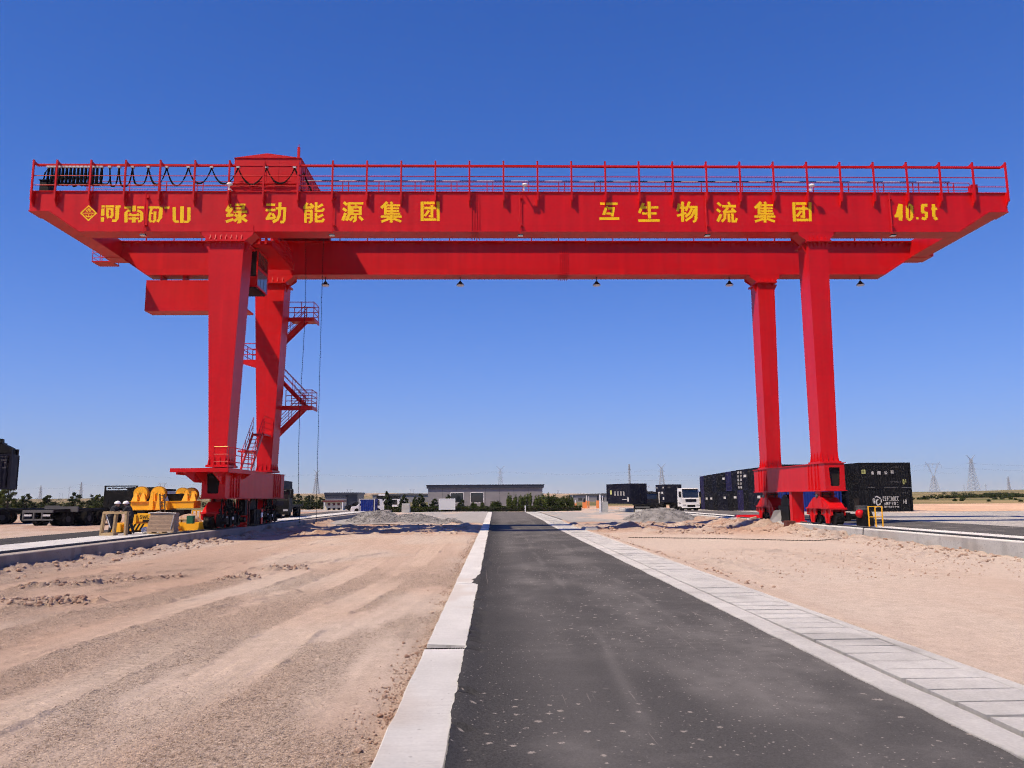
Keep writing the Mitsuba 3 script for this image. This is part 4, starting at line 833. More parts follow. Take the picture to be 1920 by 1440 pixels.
part(k, 'cabinet', MB().box(-25.75, -25.2, 42.3, 42.8, 19.36, 20.1), 'black_steel'); part(k, 'lid', MB().box(-25.8, -25.15, 42.25, 42.85, 20.1, 20.14), 'black_steel')

# hoist trolley with machine house and operator cab
HT = thing('hoist_trolley', 'red hoist trolley with gabled machine house standing on the girders above the left legs', 'crane trolley')
hx0, hx1, hy0, hy1 = -15.08, -11.26, 43.0, 51.2
HS = part(HT, 'machine_house', MB().prism([(hx0, 20.06), (hx1, 20.06), (hx1, 21.78), (hx0, 21.78)], 'y', hy0, hy1), 'red_paint')
part(HS, 'roof', MB().prism([(hx0 - .05, 21.782), (hx1 + .05, 21.782), (-13.2, 22.06)], 'y', hy0 - .06, hy1 + .06), 'red_paint')
part(HS, 'wall_seam', MB().box(-13.26, -13.22, hy0 - .02, hy0, 20.1, 21.78).box(-12.55, -12.51, hy0 - .02, hy0, 20.1, 21.78).box(-12.55, -12.51, hy0 - .02, hy0, 20.1, 21.78), 'red_paint')
mb = MB()
for y in np.arange(hy0 + .3, hy1, .42): mb.box(hx1, hx1 + .03, y, y + .2, 20.1, 21.7)
part(HS, 'side_ribs', mb, 'red_paint', kind='stuff')
part(HS, 'skirt', MB().box(hx0 + .05, hx1 - .05, hy0 + .05, hy1 - .05, 19.98, 20.06), 'hole_shade')
FRM = part(HT, 'frame', MB().box(hx0 - .1, hx1 + .1, 42.35, 42.75, 19.48, 19.96).box(hx0 - .1, hx1 + .1, 50.85, 51.25, 19.48, 19.96).box(hx0 + .1, hx0 + .5, 42.75, 50.85, 19.5, 19.97).box(hx1 - .5, hx1 - .1, 42.75, 50.85, 19.5, 19.97), 'red_paint')
for x in (hx0 + .3, hx1 - .3):
    for y in (42.54, 51.04): part(FRM, 'wheel', MB().cyl((x, y - .07, 19.7), (x, y + .07, 19.7), .24, 16), 'black_steel', 40)
part(HT, 'winch', MB().cyl((-14.4, 47, 20.5), (-12.0, 47, 20.5), .4, 16), 'black_steel', 40)
part(HT, 'mast', MB().box(-11.48, -11.34, 43.0, 43.12, 20.0, 22.48).tube([(-11.41, 43.06, 22.48), (-11.41, 43.06, 22.62), (-11.36, 43.06, 22.66)], .02, 5), 'red_paint')
rails(part(HT, 'walkway', MB().box(hx0 - .1, hx1 + .1, 42.2, 42.34, 19.9, 19.95), 'red_paint'), [(hx0, 42.24), (hx1, 42.24)], 19.4, hts=(.62, .3))
# cab slung below between the legs
c0, c1, d0, d1, e0, e1 = -15.85, -14.12, 45.0, 47.1, 14.75, 16.85
CAB = part(HT, 'operator_cab', MB().box(c0, c1, d0, d1, e0 - .1, e0).box(c0, c1, d0, d1, e1, e1 + .1), 'red_paint')
for x in (c0, c1 - .08):
    for y in (d0, d1 - .08): part(CAB, 'pillar', MB().box(x, x + .08, y, y + .08, e0, e1), 'red_paint')
part(CAB, 'panel', MB().box(c1 - .05, c1 - .01, d0 + .08, d1 - .08, 15.75, 15.95).box(c0 + .08, c1 - .08, d0 + .02, d0 + .05, e0, e0 + .5), 'red_paint')
for y in np.linspace(d0 + .08, d1 - .08, 4)[:-1]:
    part(CAB, 'window', MB().box(c1 - .035, c1 - .015, y + .02, y + .58, e0 + .02, 15.74), 'cab_glass')
    part(CAB, 'window', MB().box(c1 - .035, c1 - .015, y + .02, y + .58, 15.96, e1 - .02), 'dark_glass')
part(CAB, 'window', MB().box(c0 + .08, c1 - .08, d0 + .02, d0 + .04, e0 + .52, e1 - .02), 'dark_glass')
part(CAB, 'floor_grille', MB().box(c0 + .1, c1 - .1, d0 + .1, d1 - .1, e0 - .2, e0 - .12), 'black_steel')
part(CAB, 'side_curtain', MB().box(c1 - .06, c1 - .045, d0 + .3, d1 - .3, e0 + .05, 15.7), 'pale_steel')
mb = MB().box(c0, c0 + .12, d0 + .3, d0 + .5, e1 + .1, 19.5).box(c1 - .14, c1 - .02, d0 + .3, d0 + .5, e1 + .1, 19.5).box(c0, c0 + .12, d1 - .5, d1 - .3, e1 + .1, 19.5).box(c1 - .14, c1 - .02, d1 - .5, d1 - .3, e1 + .1, 19.5)
part(CAB, 'hanger', mb, 'red_paint')
part(CAB, 'deck', MB().box(c0, -13.2, 44.6, 49.6, 17.05, 17.12).box(-13.24, -13.2, 44.6, 49.6, 17.0, 17.3), 'red_paint')
rails(part(HT, 'cab_walkway', MB().box(-13.9, -13.2, 47.2, 49.8, 17.45, 17.5), 'red_paint'), [(-14.1, 44.7), (-13.25, 45.2), (-13.25, 49.5)], 17.12)
# ropes
for x, ya in ((-10.72, 47.0), (-11.86, 47.0)):
    lab = 'thin rope hanging straight down nearest the road from the crane trolley' if x > -11 else 'thin rope with a slight sag hanging beside the left crane leg'
    pts = [(x + (.25 if x < -11 else .06) * t ** 2 + (.12 * math.sin(6 * t) if x < -11 else 0), ya, 19.4 - 18.7 * t) for t in np.linspace(0, 1, 24)]
    solo('hanging_rope', lab, 'rope', MB().tube(pts, .016, 5), 'black_rubber')
# lamps and cameras
def far_lamp(x, lab):
    k = thing('floodlight', lab, 'floodlight', 'pendant floodlights under the far girder')
    part(k, 'stem', MB().tube([(x, 51.05, ZB - .03), (x, 51.05, 16.62)], .03, 6), 'black_steel'); part(k, 'housing', MB().cyl((x, 51.05, 16.66), (x, 51.05, 16.5), .07, 12, .17).cyl((x, 51.05, 16.5), (x, 51.05, 16.40), .2, 16, .27), 'black_steel', 40)
    part(k, 'lens', MB().cyl((x, 51.05, 16.40), (x, 51.05, 16.36), .25, 16), 'white_paint', 40)
for x, l in zip((-11.42, -2.31, 6.98, 16.09, 25.15), ('pendant floodlight beside the hanging rope left under the far girder', 'pendant floodlight left of the road, second from the left under the far girder', 'pendant floodlight right of the girder splice, middle of the five', 'pendant floodlight just left of the far right crane leg', 'pendant floodlight right of the right crane legs near the girder end')): far_lamp(x, l)
def near_lamp(x, lab):
    k = thing('floodlight', lab, 'floodlight', 'flat floodlights under the near girder')
    part(k, 'bracket', MB().box(x - .12, x + .12, 41.78, 41.9, 16.78, 16.81), 'red_paint'); part(k, 'housing', MB().hex8((x - .16, x + .16, 41.7, 41.95), (x - .11, x + .11, 41.75, 41.9), 16.70, 16.78), 'black_steel'); part(k, 'lens', MB().box(x - .14, x + .14, 41.72, 41.93, 16.665, 16.698), 'white_paint')
for x, l in zip((-19.54, -9.07, 1.48, 12.06, 22.69), ('flat floodlight under the near girder left of the left leg', 'flat floodlight under the near girder right of the left leg', 'flat floodlight under the middle of the near girder', 'flat floodlight under the near girder left of the right leg', 'flat floodlight under the near girder at the 40.5t marking')): near_lamp(x, l)
for x, l in ((-14.79, 'white camera on the girder edge before the machine house'), (1.69, 'small white camera on the girder edge above mid span'), (18.0, 'white camera on the girder edge above the right legs')):
    k = thing('security_camera', l, 'camera', 'cameras on the near girder')
    part(k, 'arm', MB().box(x - .03, x + .03, 41.45, 42.0, 19.32, 19.37).box(x - .03, x + .03, 41.45, 41.51, 19.2, 19.5), 'white_paint'); part(k, 'body', MB().ball((x + .05, 41.42, 19.52), .12, 2, (1.4, 1, .8)), 'white_paint', True)
# ---------------------------------------------------------------- containers
CW, CHT = 2.44, 2.54
def corr(L, face):
    """corrugated long side between posts, as a strip in xz, bulging to y = 0"""
    xs, ds = [], []; p = .278; n = int((L - .24) / p); o = (L - n * p) / 2
    for i in range(n):
        for u, d in ((0, .05), (.09, .05), (.139, 0), (.229, 0)): xs.append(o + i * p + u); ds.append(d)
    xs.append(o + n * p); ds.append(.05)
    v = [[x, (d if face == 0 else CW - d), z] for x, d in zip(xs, ds) for z in (.16, CHT - .12)]
    return v, [[2 * i, 2 * i + 2, 2 * i + 3, 2 * i + 1] for i in range(len(xs) - 1)]
def container_mesh(L):
    mb = MB().add(*corr(L, 0)).add(*corr(L, 1))
    for x in (0, L - .16):
        for y in (0, CW - .16): mb.box(x, x + .16, y, y + .16, 0, CHT)
    for y in (0, CW - .08): mb.box(.16, L - .16, y, y + .08, 0, .16).box(.16, L - .16, y, y + .08, CHT - .12, CHT)
    mb.box(.16, L - .16, .08, CW - .08, .08, .14).box(.16, L - .16, .08, CW - .08, CHT - .08, CHT - .04)
    for x in (.02, L - .1): mb.box(x, x + .08, .16, CW - .16, 0, .14).box(x, x + .08, .16, CW - .16, CHT - .14, CHT)
    mb.box(L - .06, L - .04, .16, CW - .16, .14, CHT - .14)
    return mb
DOOR = MB().box(.035, .07, .17, 1.215, .15, CHT - .15)
for z in (.55, 1.2, 1.85): DOOR.box(.028, .035, .25, 1.15, z, z + .02)
BARS = MB()
for y in (.48, .95): BARS.tube([(.0, y, .16), (.0, y, CHT - .16)], .018, 5).box(-.02, .03, y - .05, y + .05, .9, 1.0)
_ply = {}
def ply_of(tag, mb, mat):
    if (tag, mat) not in _ply: _ply[tag, mat] = mikit.ply(mb().get(), mat)
    return _ply[tag, mat]
def container(name, label, x, y, z, a, mat, L=6.06, group=None, doors=True, cat='shipping container'):
    k = thing(name, label, cat, group); tw = rotz(a, x, y, z)
    part(k, 'body', ply_of('body%.2f' % L, lambda: container_mesh(L), mat), mat, tw=tw)
    if doors:
        for j in (0, 1):
            part(k, 'door', ply_of('door%d' % j, lambda: DOOR.xf(np.array(T().translate([0, 1.06 * j, 0]).matrix)), mat), mat, tw=tw)
            part(k, 'lock_bars', ply_of('bars%d' % j, lambda: BARS.xf(np.array(T().translate([0, 1.06 * j, 0]).matrix)), 'charcoal_paint'), mat, tw=tw)
    return k, tw
def sticker(k, tw, name, boxes, mat):
    mb = MB()
    for b in boxes: mb.box(*b)
    part(k, name, mb, mat, tw=tw)
G10 = {'有': [(1, 7.8, 9, 7.8), (5, 10, 3, 6, 1, 4), (3.2, 5.5, 3.2, 0), (7.8, 5.5, 7.8, 0), (3.2, 5.3, 7.8, 5.3), (3.2, 3.6, 7.8, 3.6), (3.2, 1.9, 7.8, 1.9)],
       '限': [(1, 9.5, 1, 0), (1, 9, 3.5, 9, 2, 6, 3.6, 4, 2, 3), (5, 9.3, 5, .6, 6.6, 1.8), (5, 9, 8.5, 9, 8.5, 5.2, 5, 5.2), (5, 7.1, 8.5, 7.1), (6, 5.2, 9.6, 0), (9.2, 4.2, 7.4, 2.6)],
       '公': [(3.8, 9.5, .8, 5), (6.2, 9.5, 9.4, 5), (5, 6, 2, 1.2, 8.2, 1.6), (6.6, 4, 8.8, .2)],
       '司': [(1, 9, 8.6, 9, 8.6, .3, 6.8, .6), (1.4, 6.8, 6.8, 6.8), (2, 4.6, 6, 4.6, 6, 1.4, 2, 1.4, 2, 4.6)]}
def glyphs(items, w, y):
    geo = []
    for ch, ox, oz, s in items:
        for st in G10[ch]: geo.append(sa.translate(sa.scale(sg.LineString(np.array(st, float).reshape(-1, 2)).buffer(w, cap_style=2, join_style=2), s / 10, s / 10, origin=(0, 0)), ox, oz))
    return MB().prism(so.unary_union(geo), 'y', y - .004, y + .004)
def ticks(x0, z0, w, h, n, y, seed):
    """a row of small unreadable stencilled marks"""
    r = np.random.default_rng(seed); mb = MB(); s = w / n
    for i in range(n):
        x = x0 + i * s
        if r.random() < .8: mb.box(x + .1 * s, x + .3 * s, y - .004, y + .004, z0, z0 + h)
        if r.random() < .7: mb.box(x + .3 * s, x + .75 * s, y - .004, y + .004, z0 + h * .8, z0 + h)
        if r.random() < .6: mb.box(x + .3 * s, x + .75 * s, y - .004, y + .004, z0 + h * .4, z0 + h * .55)
        if r.random() < .5: mb.box(x + .6 * s, x + .8 * s, y - .004, y + .004, z0, z0 + h * .8)
        if r.random() < .5: mb.box(x + .3 * s, x + .75 * s, y - .004, y + .004, z0, z0 + h * .15)
    return mb
# long two-high row seen by its ends
ROWX, N = 30.55, 15
low = ['purple_paint', 'charcoal_paint', 'navy_paint', 'charcoal_paint', 'navy_paint', 'navy_paint', 'charcoal_paint', 'charcoal_paint', 'purple_paint', 'charcoal_paint', 'navy_paint', 'navy_paint', 'navy_paint', 'navy_paint', 'blue_paint']
upp = ['purple_paint', 'charcoal_paint', 'charcoal_paint', 'navy_paint', 'charcoal_paint', 'charcoal_paint', 'purple_paint', 'navy_paint', 'charcoal_paint', 'navy_paint', 'charcoal_paint', 'navy_paint', 'charcoal_paint', 'navy_paint', 'charcoal_paint']
CN = {'purple_paint': 'purple', 'charcoal_paint': 'charcoal grey', 'navy_paint': 'dark navy', 'blue_paint': 'blue'}
ORD = ['farthest', 'second farthest', 'third farthest', 'fourth farthest', 'fifth farthest', 'sixth farthest', 'seventh farthest', 'middle', 'seventh nearest', 'sixth nearest', 'fifth nearest', 'fourth nearest', 'third nearest', 'second nearest', 'nearest']
for i in range(N):
    y = 115.9 - i * 2.45; zb = .02 + .26 * min(1, (116 - y) / 20)
    for lev, mats in ((0, low), (1, upp)):
        m = mats[i]; jx = .06 * (rng.random() - .5) + (.0 if lev == 0 else -.05)
        k, tw = container('container', '%s container in the long row on the right, %s of its %s tier' % (CN[m], ORD[i], 'upper' if lev else 'lower'), ROWX - .1 + .024 * (y - 80) + jx, y, zb + lev * 2.56, 0, m, group='containers stacked two high in the long row on the right')
        if (lev, i) in ((1, 5), (1, 9), (0, 1), (0, 2), (0, 5), (0, 7), (0, 11)): sticker(k, tw, 'sticker', [(-.03, -.022, .7, 1.75, 1.55, 1.85)], 'stencil_white')
        if (lev, i) == (1, 8): sticker(k, tw, 'white_marks', [(-.03, -.022, .3 + .35 * c + .06 * (r % 2), .5 + .35 * c, .2 + .46 * r, .5 + .46 * r) for r in range(5) for c in (0, 1, 3, 4)], 'stencil_white')
        if (i * 3 + lev) % 4 != 1: sticker(k, tw, 'door_marks', [(-.03, -.022, 1.35, 2.0, 2.12, 2.17), (-.03, -.022, 1.45, 1.7, 1.98, 2.03)], 'grey_steel')
# front block, its long side towards the camera
FX, FY, FL = 37.25, 79.0, 5.42
k, tw = container('container', 'black container with a white cube logo, lower front of the stack right of the crane', FX, FY, .3, 0, 'charcoal_paint', FL)
hexa = [(math.cos(math.radians(90 + 60 * i)), math.sin(math.radians(90 + 60 * i))) for i in range(6)]
lx, lz, lr = 1.72, 1.22, .46
geo = []
for st, w in (([hexa[0], hexa[5]], .13), ([(.95, .30), (.95, -.38)], .12), ([(.8, -.62), (.1, -.95), (-.12, -.78)], .13), ([(-.12, -.8), (-.12, .12), (.3, .32)], .13), ([hexa[1], hexa[2]], .07), ([(-.55, .1), (-.55, -.62)], .13), ([(-.8, .52), (-.4, .3)], .1), ([hexa[0], (-.4, .78)], .12)):
    geo.append(sg.LineString([(lx + lr * a, lz + lr * b) for a, b in st]).buffer(w * lr, cap_style=2, join_style=2))
part(k, 'cube_logo', MB().prism(so.unary_union(geo), 'y', -.012, -.004), 'stencil_white', tw=tw, label='white cube shaped emblem')
part(k, 'white_lettering', ticks(2.32, 1.2, 1.72, .46, 8, -.008, 3), 'stencil_white', tw=tw, kind='stuff'); part(k, 'white_lettering', ticks(2.35, .78, 1.6, .32, 6, -.008, 5), 'stencil_white', tw=tw, kind='stuff'); part(k, 'white_lettering', ticks(1.5, .52, 2.5, .16, 11, -.008, 7), 'stencil_white', tw=tw, kind='stuff')
part(k, 'number_marks', ticks(4.42, .88, .4, .45, 2, -.008, 8), 'stencil_white', tw=tw); part(k, 'number_marks', ticks(4.2, 1.95, .8, .14, 6, -.008, 9), 'grey_steel', tw=tw)
sticker(k, tw, 'door_shade_patch', [(-.03, -.02, .2, 1.4, .1, 1.5)], 'hole_shade')  # flat black panel on the door end, paints a patch of shadow
k, tw = container('container', 'black container lettered 有限公司, upper front of the stack right of the crane', FX + .02, FY, .3 + 2.56, 0, 'charcoal_paint', FL)
for it in (('有', 1.28, 1.32, .34), ('限', 1.95, 1.32, .36), ('公', 2.65, 1.34, .34), ('司', 3.32, 1.42, .32)): part(k, 'character', glyphs([it], .75, -.008), 'stencil_white', tw=tw, label='white character ' + it[0])
sticker(k, tw, 'sticker', [(.33, .72, -.01, -.004, 1.4, 1.46), (.33, .42, -.01, -.004, 1.46, 1.82), (.5, .54, -.01, -.004, 1.46, 1.82), (.6, .72, -.01, -.004, 1.46, 1.82), (.42, .6, -.01, -.004, 1.76, 1.82)], 'stencil_yellow')
part(k, 'number_marks', ticks(4.5, .33, .42, .48, 2, -.008, 11), 'stencil_yellow', tw=tw); part(k, 'number_marks', ticks(3.25, .5, 1.1, .16, 6, -.008, 12), 'grey_steel', tw=tw); part(k, 'number_marks', ticks(3.4, 2.0, 1.1, .15, 6, -.008, 13), 'grey_steel', tw=tw); part(k, 'number_marks', ticks(4.6, 1.35, .16, .6, 1, -.008, 14), 'grey_steel', tw=tw)
for j, (yy, lab) in enumerate(((81.5, 'second'), (84.0, 'third'))):
    for lev in (0, 1): container('container', 'dark container %s behind the lettered front stack, %s tier' % (lab, 'upper' if lev else 'lower'), FX + .05 * j, yy, .3 + lev * 2.56, 0, ('navy_paint', 'charcoal_paint')[lev], FL)
for (x0, x1), w_ in zip(((.9, 1.6), (2.6, 3.2), (3.3, 4.0), (4.3, 5.0)), ('leftmost', 'second', 'third', 'rightmost')): solo('packing_strip', w_ + ' pale packing strip between the two lettered front containers', 'packing strip', MB().box(FX + x0, FX + x1, FY - .02, FY + .04, 2.845, 2.858), 'stencil_white', group='packing strips between the front containers')

pr('dark_rim', (0.03, 0.03, 0.032), .6, spec=.2)
# ---------------------------------------------------------------- trucks
def wheel_mesh(x, y, z, r, w): return MB().cyl((x - w / 2, y, z), (x + w / 2, y, z), r, 18).cyl((x - w / 2 - .01, y, z), (x - w / 2, y, z), r * .55, 12)
def wheels(k, tw, lst, r=.5, w=.3):
    for x, y in lst:
        kk = part(k, 'wheel', wheel_mesh(x, y, r, r, w), 'black_rubber', 40, tw=tw)
        part(kk, 'rim', MB().cyl((x - w / 2 - .03, y, r), (x + w / 2 + .03, y, r), r * .40, 12), 'dark_rim', 40, tw=tw)
def cab(k, tw, mat, z0=.55, H=2.55):
    """cab-over cab facing -y, centred on x, front at y = 0"""
    W = 1.22
    pr_ = [(-.02, z0), (2.0, z0), (2.0, z0 + H - .05), (1.85, z0 + H), (.45, z0 + H), (.28, z0 + H - .1), (.02, z0 + 1.15), (-.05, z0 + 1.05), (-.05, z0 + .1)]
    part(k, 'cab', MB().prism(sg.Polygon(pr_).buffer(-.04).buffer(.04), 'x', -W, W), mat, tw=tw)
    part(k, 'windshield', MB().add([[-1.12, -.03 + .03, z0 + 1.2], [1.12, 0, z0 + 1.2], [1.08, .25, z0 + H - .22], [-1.08, .25, z0 + H - .22], [-1.12, .1, z0 + 1.2], [1.12, .1, z0 + 1.2], [1.08, .35, z0 + H - .22], [-1.08, .35, z0 + H - .22]], [[0, 1, 2, 3], [4, 7, 6, 5], [0, 4, 5, 1], [3, 2, 6, 7], [0, 3, 7, 4], [1, 5, 6, 2]]), 'dark_glass', tw=tw)
    part(k, 'grille', MB().box(-.75, .75, -.075, -.05, z0 + .62, z0 + 1.0).box(-.8, .8, -.09, -.075, z0 + .8, z0 + .83), 'navy_paint', tw=tw)
    b = part(k, 'bumper', MB().hex8((-1.2, 1.2, -.16, .3), (-1.22, 1.22, -.1, .3), z0 - .2, z0 + .38), mat, tw=tw)
    part(b, 'air_intake', MB().box(-.55, .55, -.175, -.1, z0 - .05, z0 + .22), 'black_steel', tw=tw)
    for s in (-1, 1):
        part(k, 'headlight', MB().box(s * .95 - .2, s * .95 + .2, -.165, -.1, z0 + .12, z0 + .28), 'pale_steel', tw=tw)
        part(k, 'mirror', MB().box(s * 1.42 - .12, s * 1.42 + .12, .1, .25, z0 + 1.25, z0 + 2.0).box(min(s * 1.2, s * 1.4), max(s * 1.2, s * 1.4), .15, .2, z0 + 1.9, z0 + 1.95), 'black_steel', tw=tw)
        part(k, 'side_window', MB().box(s * W - .01, s * W + .015, .45, 1.35, z0 + 1.25, z0 + 2.05) if s > 0 else MB().box(-W - .015, -W + .01, .45, 1.35, z0 + 1.25, z0 + 2.05), 'dark_glass', tw=tw)
    part(k, 'sun_visor', MB().box(-1.1, 1.1, -.02, .3, z0 + H - .16, z0 + H - .1), 'black_steel', tw=tw)
    mb = MB()
    for x in (-.6, -.3, .1, .4, .7): mb.box(x, x + .2, .2, .26, z0 + H - .22, z0 + H - .14)
    part(k, 'roof_lamps', mb, 'pale_steel', tw=tw)
def chassis(k, tw, y0, y1, z=.95, axles=(), r=.5, mat='black_steel'):
    mb = MB()
    for s in (-1, 1): mb.box(s * .42 - .08, s * .42 + .08, y0, y1, z - .15, z + .15)
    for y in np.linspace(y0 + .1, y1 - .1, max(3, int((y1 - y0) / 1.6))): mb.box(-1.2, 1.2, y - .06, y + .06, z, z + .16)
    for s in (-1, 1): mb.box(s * 1.18 - .04, s * 1.18 + .04, y0, y1, z + .02, z + .2)
    part(k, 'chassis', mb, mat, tw=tw)
    wheels(k, tw, [(s * .98, y) for y in axles for s in (-1, 1)], r, .42)
# white truck facing us, right of the road
tw = rotz(4, 26.65, 106.0, .12)
k = thing('container_truck', 'white truck with container facing the camera beside the container row', 'truck'); cab(k, tw, 'white_paint', .62, 2.5); chassis(k, tw, .4, 13, axles=(1.0, 3.8, 9.6, 10.9, 12.2))
k2, t2 = container('container', 'dark container carried by the white truck', 24.12, 111.2, 1.3, 90, 'navy_paint')
t2 = rotz(90, 26.56, 110.6, 1.28)
for kk in [q for q in scene if q.startswith(k2 + '__')]: scene[kk]['to_world'] = t2
sticker(k2, t2, 'white_marks', [(.4, 1.3, CW + .004, CW + .01, .35, .75), (1.0, 2.2, CW + .004, CW + .01, 1.2, 1.5), (3.0, 4.3, CW + .004, CW + .01, 1.2, 1.5), (.4, 1.2, CW + .004, CW + .01, 2.0, 2.2), (4.8, 5.4, CW + .004, CW + .01, 2.0, 2.2)], 'stencil_white')
sticker(k2, t2, 'door_marks', [(-.03, -.022, .5, .9, 1.6, 1.7), (-.03, -.022, .5, .7, 2.0, 2.2), (-.03, -.022, 1.6, 2.0, 2.0, 2.2)], 'grey_steel')
# trailer with container seen at an angle, and a tipper truck behind it
tt = rotz(-21, 18.7, 98.0, .1)
k = thing('container_trailer', 'parked trailer with orange side guard left of the white truck', 'trailer'); chassis(k, tt, -1.0, 8.5, axles=(-.2, 1.1, 4.9, 6.1, 7.3), r=.46)
part(k, 'side_guard', MB().box(-1.30, -1.26, 1.9, 4.2, .38, .78), 'orange_paint', tw=tt); part(k, 'side_guard', MB().box(-1.312, -1.30, 2.4, 3.4, .42, .74), 'yellow_paint', tw=tt); part(k, 'rear_lamps', MB().box(-.9, .9, -1.06, -1.0, .6, .8), 'grey_steel', tw=tt)
k2, t2 = container('container', 'dark container with four white characters on the trailer left of the white truck', 0, 0, 0, 0, 'navy_paint')
c21, s21 = math.cos(math.radians(111 - 90)), math.sin(math.radians(111 - 90))
t2 = rotz(69 + 0, 0, 0, 0); t2 = T().translate([18.05 + 1.15, 97.9 + .45, 1.22]).rotate([0, 0, 1], 111)
for kk in [q for q in scene if q.startswith(k2 + '__')]: scene[kk]['to_world'] = t2
mb = MB()
for i, x in enumerate((3.75, 3.05, 2.3, 1.6)): mb.box(x - .16, x + .16, CW + .004, CW + .01, 1.2, 1.28).box(x - .16, x - .08, CW + .004, CW + .01, 1.0, 1.55).box(x + .04, x + .12, CW + .004, CW + .01, 1.0, 1.5).box(x - .16, x + .16, CW + .004, CW + .01, 1.5, 1.56)
part(k2, 'white_characters', mb, 'stencil_white', tw=t2); sticker(k2, t2, 'sticker', [(4.6, 5.1, CW + .004, CW + .01, 1.2, 1.75)], 'stencil_yellow'); sticker(k2, t2, 'number_plate', [(.35, .75, CW + .004, CW + .01, .3, .8), (.9, 2.0, CW + .004, CW + .01, .5, .6)], 'stencil_white')
tp = rotz(168, 23.0, 117.5, .1)
k = thing('tipper_truck', 'tipper truck with dark sloping body half hidden between the container loads', 'truck'); cab(k, rotz(0, 22.6, 113.5, .1), 'charcoal_paint', .5, 2.2); part(k, 'side_panel', MB().box(23.86, 23.98, 113.5, 114.6, 1.0, 2.75), 'white_paint')
part(k, 'tipper_body', MB().prism([(114.8, 1.1), (119.5, 1.1), (120.4, 2.9), (114.9, 2.9)], 'x', 21.2, 23.4), 'charcoal_paint'); part(k, 'body_rib', MB().bar((21.17, 115.2, 1.2), (21.17, 119.8, 2.8), .06, .12), 'stencil_white')
chassis(k, rotz(0, 22.4, 113.0, .1), 0, 7, axles=(1, 4.5, 5.8))
# dark truck beyond the left crane legs
tw = rotz(6, -19.3, 69.0, .45)
k = thing('dark_truck', 'black truck standing just beyond the left crane legs, its cab edge showing', 'truck'); cab(k, tw, 'black_steel', .5, 2.1); chassis(k, tw, .4, 9, axles=(1.0, 5.8, 7.1)); part(k, 'load', MB().box(-1.15, .25, 1.9, 8, 1.2, 3.35), 'navy_paint', tw=tw)
# left yard: truck seen from behind with an empty flatbed, and more flatbeds
tw = rotz(-9, -28.4, 53.8, .43)
k = thing('flatbed_truck', 'dark flatbed truck seen from behind with a black open body left of the yellow spreaders', 'truck')
chassis(k, tw, -1.4, 9.5, axles=(-.3, 1.0, 7.6), r=.5)
part(k, 'tail_frame', MB().box(-1.2, 1.2, -1.5, -1.4, .95, 1.3).box(-1.2, -.2, -1.45, -1.35, 1.3, 1.36).box(-1.2, -1.12, -1.45, -1.35, .9, 1.36).box(-.28, -.2, -1.45, -1.35, .9, 1.36), 'grey_steel', tw=tw)
part(k, 'tail_lamp', MB().box(-1.1, -.8, -1.53, -1.5, .75, .9), 'orange_paint', tw=tw)
tb = rotz(-3, -26.85, 56.6, .43)
mb = MB().box(-1.2, 1.2, .0, .06, .95, 1.75).box(-1.2, -1.14, .06, 3.2, .95, 2.3).box(1.14, 1.2, .06, 3.2, .95, 2.3).box(-1.2, 1.2, 3.14, 3.2, .95, 2.65)
for x in (-1.2, 1.1): mb.box(x, x + .1, 0, .1, .95, 2.72)
mb.box(-1.2, 1.2, 0, .08, 2.64, 2.72).box(-1.1, 1.1, .02, .05, 1.75, 2.4)
for x in np.arange(-.9, 1.0, .4): mb.box(x, x + .06, -.02, 0, .95, 1.75)
part(k, 'open_body', mb, 'black_steel', tw=tb)
mb = MB()
for i in range(9): x = -1.0 + .22 * i; mb.ball((x + .05 * rng.random(), .3, 2.50 + .08 * rng.random()), .09, 1, (1.3, 1, .6))
part(k, 'load_rubble', mb, 'charcoal_paint', tw=tb)
part(k, 'side_fairing', MB().box(1.24, 1.95, 2.2, 4.4, .75, 2.35), 'pale_steel', tw=tb); part(k, 'side_fairing', MB().box(1.2, 1.98, 2.1, 4.4, 2.36, 2.5), 'black_steel', tw=tb)
wheels(k, tb, [(-1.0, 1.2), (1.0, 1.2), (1.3, 3.2)], .52, .4)
def flatbed(label, tw, L, n):
    k = thing('flatbed_trailer', label, 'trailer', None); chassis(k, tw, 0, L, axles=[1.2 + 1.35 * i for i in range(n)] + [L - 1.5], r=.5)
    part(k, 'deck', MB().box(-1.22, 1.22, .02, L, 1.1, 1.16), 'black_steel', tw=tw)
    part(k, 'tail_frame', MB().box(-1.2, 1.2, -.08, .02, .95, 1.12).box(-1.2, -1.1, -.08, .02, .45, 1.0).box(-.35, -.25, -.08, .02, .5, 1.0).box(.3, .4, -.08, .02, .5, 1.0).box(-1.1, 1.2, -.06, .0, .45, .55), 'grey_steel', tw=tw)
    part(k, 'tail_lamp', MB().box(-1.05, -.45, -.09, -.06, .72, .84), 'pale_steel', tw=tw); part(k, 'tail_lamp', MB().box(.45, 1.0, -.09, -.06, .72, .84), 'pale_steel', tw=tw)
flatbed('low black flatbed trailer seen from behind at the left, its rear lamps showing', rotz(-16, -29.5, 51.3, .40), 7, 3)
flatbed('black flatbed trailer at the left picture edge showing only its tyres', rotz(-70, -40.5, 58.6, .40), 7, 3)
